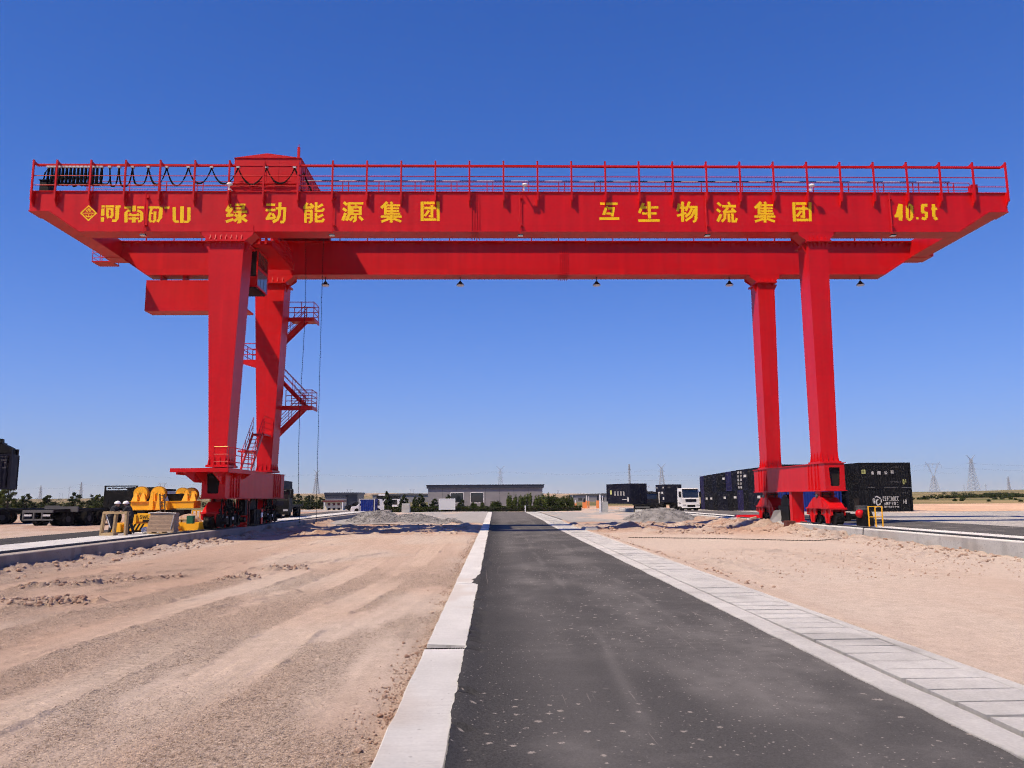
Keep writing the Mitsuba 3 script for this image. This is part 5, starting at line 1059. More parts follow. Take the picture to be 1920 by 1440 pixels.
# container lifted by a reach stacker at the left edge
k, tw = container('lifted_container', 'dark navy container held up in the air by a spreader at the left edge', -34.25, 57.0, 2.95, 0, 'navy_paint')
tl = T().translate([-40.69, 54.93, 0]).rotate([0, 0, 1], 20)
tw = tl @ T().translate([0, 0, 2.95])
tg = tl @ T().translate([40.2, -57.0, 0])
for q in [q for q in scene if q.startswith(k + '__')]: scene[q]['to_world'] = tw
sticker(k, tw, 'white_marks', [(2.9, 5.05, -.012, -.004, .55, 1.0)], 'grey_steel'); sticker(k, tw, 'white_marks', [(2.9, 5.05, -.012, -.004, 1.42, 1.75)], 'grey_steel'); sticker(k, tw, 'number_marks', [(5.5, 5.75, -.012, -.004, 1.5, 1.58), (5.6, 5.72, -.012, -.004, 1.85, 1.95), (5.4, 5.75, -.012, -.004, 2.05, 2.12), (4.9, 5.7, -.012, -.004, 2.3, 2.33)], 'grey_steel')
k = thing('reach_stacker', 'black spreader and boom of a reach stacker gripping the lifted container', 'reach stacker')
part(k, 'spreader', MB().box(-40.3, -34.4, 57.2, 59.2, 5.56, 6.0).box(-37.6, -34.9, 57.5, 59.0, 6.0, 6.35).box(-35.4, -34.9, 57.4, 58.0, 6.3, 6.6).hex8((-35.0, -34.4, 57.3, 59.1), (-35.0, -34.75, 57.3, 59.1), 6.0, 6.2), 'black_steel', tw=tg)
part(k, 'twist_lock', MB().box(-34.5, -34.2, 57.05, 57.35, 5.45, 5.95).box(-34.5, -34.2, 59.1, 59.4, 5.45, 5.95), 'black_steel', tw=tg)
part(k, 'white_rail', MB().box(-40.0, -36.0, 57.1, 57.19, 5.56, 5.72), 'white_paint', tw=tg)
part(k, 'boom', MB().bar((-38.6, 57.2, 6.6), (-47.0, 60.5, 4.6), .7, .8).bar((-45, 60.0, 3.4), (-40.8, 58.0, 5.9), .25), 'black_steel')
part(k, 'body', MB().box(-50.5, -43.5, 59.9, 63.1, 1.1, 2.4).box(-50.5, -48.5, 59.9, 63.1, 2.4, 3.4), 'orange_paint'); part(k, 'cabin', MB().box(-48, -46.3, 60.6, 62.2, 2.4, 4.1), 'dark_glass')
for x in (-44.6, -49.2):
    for y in (59.8, 63.2): part(k, 'wheel', MB().cyl((x, y - .35, 1.25), (x, y + .35, 1.25), .82, 20), 'black_rubber', 40)

# ---------------------------------------------------------------- crane yard clutter left
def sheave(x, y, z, r, w):
    return MB().cyl((x, y - w / 2, z), (x, y + w / 2, z), r, 30).cyl((x, y - w / 2 - .03, z), (x, y - w / 2, z), r * .82, 30, r * .95).cyl((x, y - w / 2 - .1, z), (x, y + w / 2 + .1, z), .1, 14)
k = thing('head_block', 'upper yellow lifting frame with four big rope sheaves on top', 'lifting frame')
part(k, 'beam', MB().box(-19.35, -17.9, 42.0, 43.2, 1.62, 2.02).box(-17.45, -16.15, 42.3, 43.3, 1.66, 2.02).box(-18.35, -17.4, 41.95, 43.2, 1.58, 2.04), 'yellow_paint')
part(k, 'beam_flange', MB().box(-19.38, -17.88, 41.9, 43.25, 2.02, 2.05).box(-19.38, -17.88, 41.9, 43.25, 1.58, 1.61).box(-17.4, -16.1, 42.25, 43.3, 2.02, 2.05), 'yellow_paint')
for x, y, z, r in ((-19.0, 42.4, 2.44, .40), (-18.07, 42.4, 2.43, .41), (-17.28, 43.6, 2.42, .36), (-16.42, 42.6, 2.38, .38)):
    s = part(k, 'sheave', MB().cyl((x, y - .13, z), (x, y + .13, z), r * .9, 36), 'yellow_paint', 20); part(s, 'rim', MB().cyl((x, y - .10, z), (x, y + .12, z), r, 36), 'yellow_dark', 20); part(s, 'hub', MB().cyl((x, y - .2, z), (x, y + .2, z), .07, 14), 'yellow_dark', 20)
    part(s, 'guard', MB().hex8((x - .38, x - .06, y - .32, y - .16), (x - .25, x - .13, y - .22, y - .16), 2.05, 2.05 + .42), 'yellow_paint'); part(s, 'guard', MB().hex8((x + .06, x + .38, y - .32, y - .16), (x + .13, x + .25, y - .22, y - .16), 2.05, 2.05 + .42), 'yellow_paint')
part(k, 'gusset', MB().hex8((-18.35, -18.1, 41.8, 41.95), (-18.28, -18.15, 41.9, 41.95), 1.6, 2.5).hex8((-17.95, -17.7, 41.8, 41.95), (-17.9, -17.78, 41.9, 41.95), 1.6, 2.5), 'yellow_paint')
part(k, 'cable_basket', MB().hex8((-17.55, -16.75, 42.5, 43.3), (-17.65, -16.65, 42.4, 43.4), 2.05, 2.42), 'black_steel')
solo('timber_packer', 'dark timber packers between the two yellow lifting frames', 'timber packer', MB().box(-18.9, -18.5, 41.8, 43.2, .95, 1.58).box(-18.5, -16.6, 42.2, 43.2, 1.2, 1.57).box(-16.9, -16.5, 42.2, 43.2, .9, 1.2), 'charcoal_paint')
k = thing('container_spreader', 'lower yellow container spreader marked SWL 40 with black stripes', 'container spreader')
part(k, 'beam', MB().box(-19.6, -15.3, 40.9, 41.9, .55, .95).hex8((-18.75, -16.2, 40.6, 41.4), (-18.45, -16.4, 40.6, 41.4), .62, 1.05), 'yellow_paint')
part(k, 'end_block', MB().hex8((-19.45, -18.85, 40.0, 40.6), (-19.35, -18.9, 40.05, 40.55), .52, .92).box(-19.0, -18.75, 40.1, 40.6, .88, .95), 'yellow_paint')
pl = part(k, 'plate', MB().box(-18.3, -16.5, 40.5, 40.58, 1.02, 1.45).box(-18.5, -18.3, 40.4, 40.7, .9, 1.38), 'yellow_paint')
mt = meshkit.text_mesh('SWL 40', .17, .006, bold=True); v = mt.vertices; part(pl, 'lettering', MB().add(np.c_[v[:, 0] - 18.17, 40.497 - v[:, 2], v[:, 1] + 1.16], mt.faces), 'black_steel', label='black letters SWL 40')
part(k, 'pocket', MB().box(-18.0, -17.55, 40.49, 40.50, .98, 1.12), 'hole_shade')
fr = part(k, 'skirt_plate', MB().box(-18.75, -16.2, 40.36, 40.42, .60, .92), 'yellow_paint')
mb = MB()
for i in range(4): x = -18.7 + .2 * i; mb.prism([(x, .60), (x + .09, .60), (x + .27, .92), (x + .18, .92)], 'y', 40.352, 40.359)
for i in range(4): x = -17.5 + .2 * i; mb.prism([(x, .92), (x + .09, .92), (x + .27, .60), (x + .18, .60)], 'y', 40.352, 40.359)
part(fr, 'black_stripes', mb, 'black_steel')
for sx in (-18.9, -16.3): part(k, 'foot', MB().box(sx - .2, sx + .2, 40.5, 41.9, .46, .56), 'yellow_paint')
k = thing('lattice_ladder', 'grey brown lattice ladder leaning on the yellow lifting frame', 'ladder')
for o in (0, .24): part(k, 'stile', MB().bar((-17.75 + o, 41.75, 2.42), (-17.38 + o, 41.2, 1.0), .05), 'bark')
for t in np.linspace(.05, .95, 8): part(k, 'rung', MB().bar((-17.75 + .37 * t, 41.75 - .55 * t, 2.42 - 1.42 * t), (-17.51 + .37 * t, 41.75 - .55 * t, 2.42 - 1.42 * t), .035), 'bark')
# wrapped pallet
k = thing('wrapped_pallet', 'film wrapped pallet of flat beige sheets on the rail beam', 'pallet')
mb = MB(); lay = 14
for i in range(lay):
    z = .60 + i * .064; a = .03 * (rng.random() - .5); o = .012 * i; mb.hex8((-16.66 + a + o, -15.36 + a, 37.9, 38.5), (-16.66 + a + o + .008, -15.36 + a - .008, 37.91, 38.49), z, z + .058)
part(k, 'sheet_stack', mb, 'wrap_film'); part(k, 'pallet_base', MB().box(-16.6, -15.4, 37.9, 38.5, .52, .55).box(-16.6, -16.4, 37.9, 38.5, .55, .6).box(-16.05, -15.9, 37.9, 38.5, .55, .6).box(-15.5, -15.4, 37.9, 38.5, .55, .6), 'timber')
part(k, 'loose_film', MB().tube([(-16.6, 37.88, 1.48), (-16.1, 37.86, 1.53), (-15.6, 37.88, 1.49), (-15.28, 37.9, 1.47)], .02, 5).tube([(-15.5, 37.88, .75), (-15.42, 37.86, 1.1), (-15.36, 37.88, 1.4)], .02, 5), 'pale_steel')
# timber stool / crate
k = thing('timber_crate', 'open timber crate between the wrapped pallet and the left crane bogie', 'crate')
part(k, 'top_board', MB().box(-16.8, -15.8, 40.9, 41.7, 1.08, 1.14), 'timber')
for x in (-16.78, -16.4, -16.15, -15.9): part(k, 'board', MB().box(x, x + .16 + .05 * (x > -16.3), 40.92, 40.97, .52, 1.08), 'timber')
part(k, 'side_board', MB().box(-15.72, -15.68, 40.95, 41.65, .52, 1.12), 'timber'); part(k, 'back_board', MB().box(-16.78, -15.75, 41.62, 41.66, .52, 1.06), 'timber')
solo('soil_pile', 'brown soil pile between yellow spreader and timber crate', 'soil pile', MB().ball((-16.2, 41.85, .75), .5, 3, (1.5, .5, 1.25)), 'clod', True)
# timber table with two workers behind
k = thing('timber_table', 'rough timber trestle table standing on the concrete strip at the left', 'table')
X0, X1, Y0, Y1 = -18.12, -17.02, 36.6, 36.95
part(k, 'top_board', MB().box(X0 + .02, -17.6, Y0, Y1, 1.56, 1.60), 'timber'); part(k, 'top_board', MB().box(-17.54, X1, Y0 + .03, Y1, 1.55, 1.585), 'timber')
for x, dx in ((X0, -.1), (-17.58, -.07), (X1 - .08, .0)):
    for y in (Y0, Y0 + .14): part(k, 'leg', MB().bar((x + dx + .04, y + .04, .5), (x + .04, y + .04, 1.56), .085), 'timber')
part(k, 'apron', MB().box(X0, X1, Y0 - .02, Y0 + .015, 1.48, 1.56), 'timber'); part(k, 'brace', MB().bar((X0 + .12, Y0 + .1, 1.45), (X0 + .35, Y0 + .1, .85), .035), 'white_paint'); part(k, 'base_board', MB().box(X0 - .02, -17.55, Y0 - .05, Y0 + .4, .5, .62), 'timber')
def hull_body(bones, ln=.03):
    import manifold3d as m3
    parts = []
    for (a, ra), (b, rb) in bones:
        sp = [m3.Manifold.sphere(r, 16).translate(list(map(float, p))) for p, r in ((a, ra), (b, rb))]
        parts.append(m3.Manifold.batch_hull(sp))
    m = m3.Manifold.batch_boolean(parts, m3.OpType.Add).refine_to_length(ln).to_mesh()
    t = trimesh.Trimesh(m.vert_properties[:, :3], m.tri_verts, process=True); trimesh.smoothing.filter_taubin(t, iterations=8); return t
def worker(label, ox, oy, face_right):
    """a worker bending over the table: standing on z = .5"""
    k = thing('person', label, 'person'); s = 1 if face_right else -1
    P = lambda x, y, z: np.array([ox + s * x, oy + y, .5 + z])
    hipl, hipr, chest, neck, head = P(-.02, -.09, .84), P(-.02, .09, .84), P(.10, 0, 1.20), P(.17, 0, 1.33), P(.24, 0, 1.43)
    bones = []
    for h, f in ((hipl, P(-.03, -.13, .07)), (hipr, P(-.14, .15, .07))):
        kn = (h + f) / 2 + np.array([s * .07, 0, .03]); bones += [((h, .105), (kn, .075)), ((kn, .075), (f, .05))]
    bones += [((hipl, .12), (hipr, .12)), ((P(-.02, 0, .9), .15), (chest, .16)), ((P(.11, -.12, 1.22), .1), (P(.11, .12, 1.22), .1)), ((chest, .14), (neck, .06))]
    hands = []
    for yy, sh in ((-.2, P(.12, -.19, 1.24)), (.2, P(.12, .19, 1.24))):
        el, wr = P(.26, yy * 1.15, 1.0), P(.42, yy * .6, 1.09); bones += [((sh, .075), (el, .055)), ((el, .055), (wr, .042))]; hands.append(wr)
    b = hull_body(bones); part(k, 'body', (b.vertices, b.faces), 'worker_cloth', True)
    skin = [((neck, .055), (P(.2, 0, 1.38), .055)), ((head, .085), (P(.26, 0, 1.37), .07)), ((P(.30, 0, 1.40), .03), (P(.33, 0, 1.40), .014))]
    for e in (-1, 1): skin.append(((P(.23, e * .085, 1.41), .02), (P(.22, e * .09, 1.43), .02)))
    b = hull_body(skin, .015); part(k, 'head', (b.vertices, b.faces), 'skin', True)
    for w in hands:
        d = np.array([s * 1., 0, -.2]); hb = [((w, .032), (w + .07 * d, .034))]
        for i, (o, l) in enumerate(((-.027, .062), (-.009, .075), (.009, .07), (.027, .055))): a = w + .08 * d + [0, o, 0]; hb.append(((a, .0095), (a + l * np.array([s * .8, 0, -.6]), .008)))
        hb.append(((w + .03 * d + [0, -.03, 0], .012), (w + .07 * d + [0, -.055, -.01], .010)))
        b = hull_body(hb, .006); part(k, 'hand', (b.vertices, b.faces), 'skin', True)
    c = P(.23, 0, 1.455); sp = trimesh.creation.icosphere(subdivisions=3).slice_plane([0, 0, -.12], [0, 0, 1]); v = sp.vertices * [.145, .125, .125] + c
    hl = part(k, 'helmet', (v, sp.faces), 'helmet_white', True); part(hl, 'brim', MB().prism(sg.Point(c[0] + s * .05, c[1]).buffer(.125), 'z', c[2] - .022, c[2] - .008), 'helmet_white')
    for yy in (-.13, .15): part(k, 'shoe', MB().box(min(P(-.1, 0, 0)[0], P(.16, 0, 0)[0]) - (.05 if yy > 0 else 0), max(P(-.1, 0, 0)[0], P(.16, 0, 0)[0]) - (.05 if yy > 0 else 0), oy + yy - .045, oy + yy + .045, .5, .585), 'black_rubber')
pr('worker_cloth', painted((0.022, 0.023, 0.03), .3), .9); pr('skin', (0.34, 0.19, 0.13), .6)
worker('worker in dark clothes and white helmet bending behind the table, face to the right', -18.25, 37.75, True)
worker('worker in dark clothes and white helmet at the right end of the timber table', -17.5, 38.0, False)
mb = MB(); 
for c, r, q in (((-17.0, 38.6, .66), .2, (1, .8, .8)), ((-16.88, 38.5, .58), .12, (1.2, 1, .7))): mb.ball(c, r, 2, q)
solo('white_sack', 'crumpled white sack lying beside the wrapped pallet', 'sack', mb, 'helmet_white', True)
solo('stone_block', 'small grey white stones lying between sack and wrapped pallet', 'stones', scatter([(-16.72, 38.2, .53), (-16.82, 38.1, .53), (-16.9, 38.15, .53), (-16.75, 38.35, .53)], [.1, .07, .06, .08], .1), 'concrete')
def yrail(label, x0, x1, y, z0, h):
    k = thing('yellow_railing', label, 'railing')
    for x in (x0, (x0 + x1) / 2, x1): part(k, 'post', MB().box(x - .025, x + .025, y - .025, y + .025, z0, z0 + h), 'yellow_paint')
    for z in (h, h * .5): part(k, 'rail', MB().box(x0, x1, y - .03, y + .03, z0 + z - .04, z0 + z), 'yellow_paint')
yrail('small yellow railing beside the left crane bogie', -16.15, -15.75, 42.2, .5, 1.05); yrail('yellow railing in front of the right crane bogie', 19.05, 19.75, 39.6, .5, 1.05)
k = thing('waste_drum', 'grey drum behind the right crane bogie near the yellow railing', 'drum'); part(k, 'drum', MB().cyl((19.5, 41.2, .5), (19.5, 41.2, 1.5), .32, 20), 'grey_steel', 40); part(k, 'rim', MB().cyl((19.5, 41.2, 1.5), (19.5, 41.2, 1.55), .35, 20), 'grey_steel', 40)
k = thing('cable_reel_motor', 'black motor and cables at the end of the right crane bogie', 'motor'); part(k, 'housing', MB().box(19.0, 19.5, 40.0, 40.9, .52, 1.0), 'black_steel'); part(k, 'drum', MB().cyl((19.0, 40.45, .95), (19.5, 40.45, .95), .4, 20), 'black_rubber', 40)
solo('steel_plate', 'grey steel plate leaning on the far right bogie', 'steel plate', MB().add([[16.85, 48.2, .35], [17.75, 48.4, .52], [17.95, 48.6, 1.25], [17.35, 48.4, 1.2], [16.86, 48.23, .33], [17.76, 48.43, .5], [17.96, 48.63, 1.24], [17.36, 48.43, 1.19]], [[0, 1, 2, 3], [4, 7, 6, 5], [0, 4, 5, 1], [1, 5, 6, 2], [2, 6, 7, 3], [3, 7, 4, 0]]), 'pale_steel')
solo('rusty_box', 'rusty steel box on the dirt below the far right bogie', 'steel box', MB().box(17.0, 17.5, 45.4, 45.9, .15, .65).box(16.7, 17.5, 45.38, 45.42, .55, .62), 'rust'); pr('rust', painted((.10, .03, .022), .4), .8)
solo('red_plate', 'dark red flat plate lying left of the far right bogie', 'plate', MB().hex8((17.9, 19.6, 57.5, 58.5), (17.95, 19.55, 57.6, 58.4), .5, .72), 'red_paint')
k = thing('traffic_cone', 'small red traffic cone beside the dark red plate', 'traffic cone'); part(k, 'cone', MB().cyl((19.9, 57.5, .54), (19.9, 57.5, 1.15), .15, 12, .03), 'red_paint', 40); part(k, 'base', MB().box(19.7, 20.1, 57.3, 57.7, .49, .54), 'black_rubber')
pts = np.array([(6.6, 40.8), (9.0, 40.1), (11.5, 39.0), (13.5, 37.4), (15.0, 36.6), (16.3, 36.6), (17.2, 36.9)]); tq = np.linspace(0, 1, 40); px_ = np.interp(tq, np.linspace(0, 1, 7), pts[:, 0]); py_ = np.interp(tq, np.linspace(0, 1, 7), pts[:, 1])
px_ = np.convolve(np.pad(px_, 3, 'edge'), np.ones(7) / 7, 'valid'); py_ = np.convolve(np.pad(py_, 3, 'edge'), np.ones(7) / 7, 'valid'); pz = mid_h(px_, py_) + .03
P3 = np.vstack([np.c_[px_, py_, pz], [[17.42, 36.95, pz[-1] + .1], [17.5, 37.0, .56], [17.9, 37.3, .55]]])
solo('ground_cable', 'dark cable lying over the dirt and up the right rail beam', 'cable', MB().tube(P3, .018, 6), 'black_rubber', True)
k = thing('paint_bucket', 'pale blue bucket standing on the left rail beam under the crane', 'bucket'); part(k, 'pail', MB().cyl((-14.85, 45.0, .6), (-14.85, 45.0, .98), .17, 16, .2), 'pale_steel', 40); part(k, 'rim', MB().cyl((-14.85, 45.0, .98), (-14.85, 45.0, 1.0), .21, 16), 'white_paint', 40)

# ---------------------------------------------------------------- background buildings
k = thing('warehouse', 'low grey sheet metal warehouse with dark fascia at the end of the road', 'warehouse')
bx0, bx1, by, bz = -11.55, 8.2, 135.0, .12
part(k, 'wall', MB().box(bx0, bx1, by, by + 14, bz, 3.75), 'grey_cladding')
for x in np.linspace(bx0, bx1, 9)[1:-1]: part(k, 'wall_seam', MB().box(x - .03, x + .03, by - .02, by, bz, 3.75), 'grey_steel')
mb = MB()
for z in np.arange(.6, 3.7, .42): mb.box(bx0, bx1, by - .012, by, z, z + .05)
part(k, 'sheet_joints', mb, 'grey_cladding', kind='stuff')
part(k, 'roof', MB().box(bx0 - .25, bx1 + .25, by - .3, by + 14.3, 3.752, 4.25).box(bx0 - .35, bx1 + .35, by - .4, by + 14.4, 4.25, 4.36), 'fascia_blue')
for x0, x1 in ((-7.7, -5.42), (-4.25, -2.0)):
    w = part(k, 'window', MB().box(x0 + .08, x1 - .08, by - .03, by - .015, 1.3, 2.95), 'dark_glass'); part(w, 'frame', MB().box(x0, x1, by - .07, by - .0125, 2.95, 3.05).box(x0, x1, by - .07, by - .0125, 1.2, 1.3).box(x0, x0 + .08, by - .07, by - .0125, 1.3, 2.95).box(x1 - .08, x1, by - .07, by - .0125, 1.3, 2.95), 'white_paint')
k = thing('grey_building', 'small dark roofed grey building left beyond the blue container', 'building')
part(k, 'wall', MB().box(-32.4, -28.4, 150, 158, .1, 2.3), 'grey_cladding'); part(k, 'wall', MB().box(-28.397, -26.4, 150.3, 158, .1, 2.9), 'fascia_blue'); part(k, 'roof', MB().box(-32.6, -26.2, 149.7, 158.3, 2.9, 3.3).box(-32.5, -28.4, 149.85, 158.2, 2.305, 2.9), 'fascia_blue')
k = thing('cream_booth', 'small cream booth with dark red roof left of the parked white truck', 'booth')
part(k, 'wall', MB().box(-30.4, -27.25, 140.6, 143, .1, 1.55), 'cream_wall'); part(k, 'roof', MB().box(-30.7, -27.0, 140.0, 143.2, 1.55, 1.85), 'roof_red')
for x in (-30.5, -27.25): part(k, 'post', MB().box(x, x + .15, 140.05, 140.2, .1, 1.55), 'white_paint')
for x in (-29.9, -29.05, -28.2): part(k, 'window', MB().box(x, x + .45, 140.57, 140.6, .95, 1.4), 'roof_red'); part(k, 'niche', MB().box(x + .05, x + .5, 140.57, 140.6, .15, .5), 'hole_shade')
k, tw = container('blue_container', 'bright blue container standing behind the left gravel heap', -18.2, 105.0, .10, 0, 'blue_paint', 2.15, doors=False, cat='container')
for q in [q for q in scene if q.startswith(k + '__')]: scene[q]['to_world'] = T().translate([-18.2, 105, .15]).scale([1, 1, .76])
part(k, 'corner_post', MB().box(-18.22, -18.08, 104.98, 105.0, .15, 2.05).box(-16.2, -16.05, 104.98, 105.0, .15, 2.05).box(-18.2, -16.05, 104.985, 105.0, 1.98, 2.08), 'pale_steel')
def car(name, label, cat, x, y, a, mat, L=4.4, van=False):
    k = thing(name, label, cat); tw = rotz(a, x, y, .12); H = 1.9 if van else 1.45
    pf = [(0, .3), (L, .3), (L, .95), (L - .3, H) if van else (L - .9, .98), (L - .5, H) if van else (L - 1.5, H), (1.6, H), (.95, 1.0), (.1, .85)]
    part(k, 'body', MB().prism(sg.Polygon(pf).buffer(-.05).buffer(.05), 'y', -.85, .85), mat, tw=tw)
    part(k, 'window', MB().prism([(1.15, 1.02), (1.68, H - .1), (2.3, H - .1), (2.3, 1.02)], 'y', -.87, .87), 'dark_glass', tw=tw); part(k, 'window', MB().prism([(2.4, 1.02), (2.4, H - .1), (L - 1.4 if not van else L - .7, H - .1), (L - 1.05 if not van else L - .6, 1.02)], 'y', -.87, .87), 'dark_glass', tw=tw)
    for xx in (.85, L - .85):
        for yy in (-.78, .78): part(k, 'wheel', MB().cyl((xx, yy - .1, .33), (xx, yy + .1, .33), .33, 16), 'black_rubber', 40, tw=tw)
car('white_pickup', 'white light truck half hidden behind the blue container', 'truck', -20.3, 110.5, 12, 'white_paint', 4.6, True)
car('dark_car', 'dark car parked between the booth and the white truck', 'car', -25.0, 131, 20, 'charcoal_paint')
car('white_van', 'white van parked behind the pine trees right of the blue container', 'van', -19.0, 124, 5, 'white_paint', 4.2, True)
k = thing('dark_bus', 'dark vehicle with white roof box behind the blue container', 'bus'); part(k, 'body', MB().box(-19.2, -15.6, 127, 129.5, .5, 2.55), 'charcoal_paint'); part(k, 'roof_box', MB().box(-18.9, -17.6, 127.2, 129, 2.55, 2.85), 'white_paint'); part(k, 'window_band', MB().box(-19.1, -15.7, 126.98, 127, 1.5, 2.2), 'dark_glass')
for x in (-18.6, -16.3): part(k, 'wheel', MB().cyl((x, 127, .5), (x, 127.3, .5), .4, 16), 'black_rubber', 40)
k = thing('notice_board', 'blank white board on two legs before the warehouse', 'notice board'); part(k, 'panel', MB().box(-8.0, -5.78, 112.4, 112.5, .45, 1.95), 'board_white'); part(k, 'frame', MB().box(-8.06, -5.72, 112.38, 112.52, 1.95, 2.02).box(-8.06, -8.0, 112.38, 112.52, .4, 1.95).box(-5.78, -5.72, 112.38, 112.52, .4, 1.95), 'white_paint')
for x in (-7.9, -5.95): part(k, 'leg', MB().box(x, x + .1, 112.41, 112.49, .05, .45), 'grey_steel')
solo('concrete_box', 'pale concrete service box on the gravel before the hedge', 'service box', MB().hex8((-12.85, -11.75, 108, 109), (-12.82, -11.78, 108.02, 108.98), .1, 1.42), 'concrete')
k = thing('concrete_block', 'grey concrete block with white post left of the loaded trailer', 'concrete block'); part(k, 'block', MB().box(13.5, 14.4, 99.5, 100.4, .1, 1.5), 'concrete'); part(k, 'white_post', MB().box(13.28, 13.48, 99.4, 99.6, .1, 2.4).box(13.28, 13.50, 99.38, 99.62, .1, 1.5), 'white_paint')
solo('marker_post', 'thin white marker post at the far right corner of the road', 'marker post', MB().box(4.15, 4.28, 109.2, 109.35, .05, 1.0), 'white_paint')
for i, (x, h, w, om, lab) in enumerate(((13.9, 2.3, .14, 0, 'white gate post at the right end of the shrubs'), (14.45, 1.5, .2, 1, 'short orange post beside the white gate post'), (16.5, 2.3, .14, 1, 'white post with orange base, left of the gate pair'), (16.15, 1.8, .35, 1, 'broad orange pillar of the gate beside the thin white post'), (17.0, 2.2, .1, 1, 'thin white and orange post right of the gate pillar'), (18.7, 2.3, .3, 1, 'orange striped pillar with dark top at the gate'), (19.6, 2.2, .12, 0, 'slim white post nearest the concrete block'))):
    k = thing('gate_post', lab, 'gate post'); y = 140 + .4 * i
    part(k, 'base', MB().box(x - w, x + w, y - w / 2, y + w / 2, .1, .1 + h * (.6 if om else .1)), 'orange_paint' if om else 'white_paint'); part(k, 'post', MB().box(x - w / 2, x + w / 2, y - w / 3, y + w / 3, .1 + h * (.6 if om else .1), .1 + h), 'white_paint' if w < .3 else 'navy_paint')
for x0, x1, y, h, m, lab in ((30, 60, 300, 3.6, 'grey_cladding', 'long low grey shed far behind the gate'), (64, 84, 310, 3.0, 'cream_wall', 'low pale shed far behind the loaded trailer'), (101, 110, 400, 4.6, 'blue_paint', 'far blue roofed shed beside the container row'), (-50, -20, 320, 4.2, 'grey_cladding', 'long low grey shed far behind the pine trees')):
    k = thing('far_shed', lab, 'shed'); part(k, 'wall', MB().box(x0, x1, y, y + 12, -1, h - .8), m if m != 'blue_paint' else 'cream_wall'); part(k, 'roof', MB().prism([(x0 - .5, h - .797), (x1 + .5, h - .797), (x1 + .5, h - .5), ((x0 + x1) / 2, h), (x0 - .5, h - .5)], 'y', y - .4, y + 12.4), m if m == 'blue_paint' else 'grey_steel')
    for xx in np.linspace(x0 + 2, x1 - 3, 4): part(k, 'window', MB().box(xx, xx + 1.5, y - .04, y, .8, 1.9), 'dark_glass')

# ---------------------------------------------------------------- plants
def cards(C, R, size, n, stretch=(1, 1, 1), seed=0, shell=.45):
    """n small leaf faces in ellipsoids with centres C and radii R"""
    r = np.random.default_rng(seed); C = np.asarray(C, float); R = np.asarray(R, float)
    i = r.integers(0, len(C), n); d = r.normal(size=(n, 3)); d /= np.linalg.norm(d, axis=1, keepdims=True)
    p = C[i] + d * R[i] * (shell + (1 - shell) * r.random((n, 1)))
    u = r.normal(size=(n, 3)); u /= np.linalg.norm(u, axis=1, keepdims=True); w = np.cross(u, d + .3 * r.normal(size=(n, 3))); w /= np.linalg.norm(w, axis=1, keepdims=True) + 1e-9
    s = size * (.6 + .8 * r.random((n, 1)))
    v = np.stack([p - u * s, p + w * s * .45, p + u * s, p - w * s * .45], 1).reshape(-1, 3)
    a = np.arange(n) * 4
    return v, np.vstack([np.stack([a, a + 1, a + 2], 1), np.stack([a, a + 2, a + 3], 1)])
def pine(label, x, y, z, h, w, seed, mat='pine_leaf', group=None, cat='pine tree', dense=1.0, pointy=1.0):
    k = thing('pine_tree', label, cat, group); r = np.random.default_rng(seed)
    part(k, 'trunk', MB().tube([(x, y, z - .3), (x + .03 * h * (r.random() - .5), y, z + h * .5), (x, y, z + h * .96)], [.035 * h, .022 * h, .005], 7), 'bark')
    C, R = [], []
    for t in np.linspace(.1, .95, 11):
        rad = w * (1.05 - t) ** (.8 * pointy) * (.8 + .4 * r.random())
        for _ in range(max(2, int(7 * (1.1 - t)))):
            a = r.random() * 6.28; q = rad * (.45 + .5 * r.random()); C.append((x + q * math.cos(a), y + q * math.sin(a), z + h * (t + .05 * (r.random() - .5)))); R.append((.30 * rad + .10, .30 * rad + .10, .055 * h + .05))
    part(k, 'crown', cards(C, R, .10 * h ** .5, int(1500 * dense), seed=seed, shell=.2), mat)
def bush(name, label, cat, x0, x1, y0, y1, z0, z1, n, size, mat, seed, group=None, lumps=14):
    k = thing(name, label, cat, group); r = np.random.default_rng(seed)
    C = np.c_[x0 + (x1 - x0) * r.random(lumps), y0 + (y1 - y0) * r.random(lumps), z0 + (z1 - z0) * (.3 + .4 * r.random(lumps))]; R = np.c_[np.full(lumps, max(.25, (x1 - x0) / lumps * 1.2)), np.full(lumps, (y1 - y0) * .5), (z1 - z0) * (.35 + .25 * r.random(lumps))]
    part(k, 'foliage', cards(C, R, size, n, seed=seed, shell=.3), mat)
    mb = MB()
    for i in range(min(lumps, 12)): mb.tube([(C[i, 0], C[i, 1], z0 - .1), tuple(C[i])], [.03, .012], 5)
    part(k, 'stems', mb, 'bark', kind='stuff')
# clipped hedge strip
def hedge(label, x0, x1, y0, y1, z0, z1, n, seed):
    k = thing('hedge', label, 'hedge'); r = np.random.default_rng(seed)
    p = np.c_[x0 + (x1 - x0) * r.random(n), y0 + (y1 - y0) * r.random(n), z0 + (z1 - z0) * r.random(n)]
    f = r.integers(0, 3, n); p[f == 0, 1] = y0; p[f == 1, 2] = z1; p += r.normal(size=(n, 3)) * .05
    u = r.normal(size=(n, 3)); u /= np.linalg.norm(u, axis=1, keepdims=True); w = np.cross(u, r.normal(size=(n, 3))); w /= np.linalg.norm(w, axis=1, keepdims=True); s = .11
    v = np.stack([p - u * s, p + w * s * .6, p + u * s, p - w * s * .6], 1).reshape(-1, 3); a = np.arange(n) * 4
    part(k, 'foliage', (v, np.vstack([np.stack([a, a + 1, a + 2], 1), np.stack([a, a + 2, a + 3], 1)])), 'hedge_leaf'); part(k, 'inner_twigs', MB().box(x0 + .12, x1 - .12, y0 + .15, y1 - .15, z0 - .1, z1 - .15), 'bark')
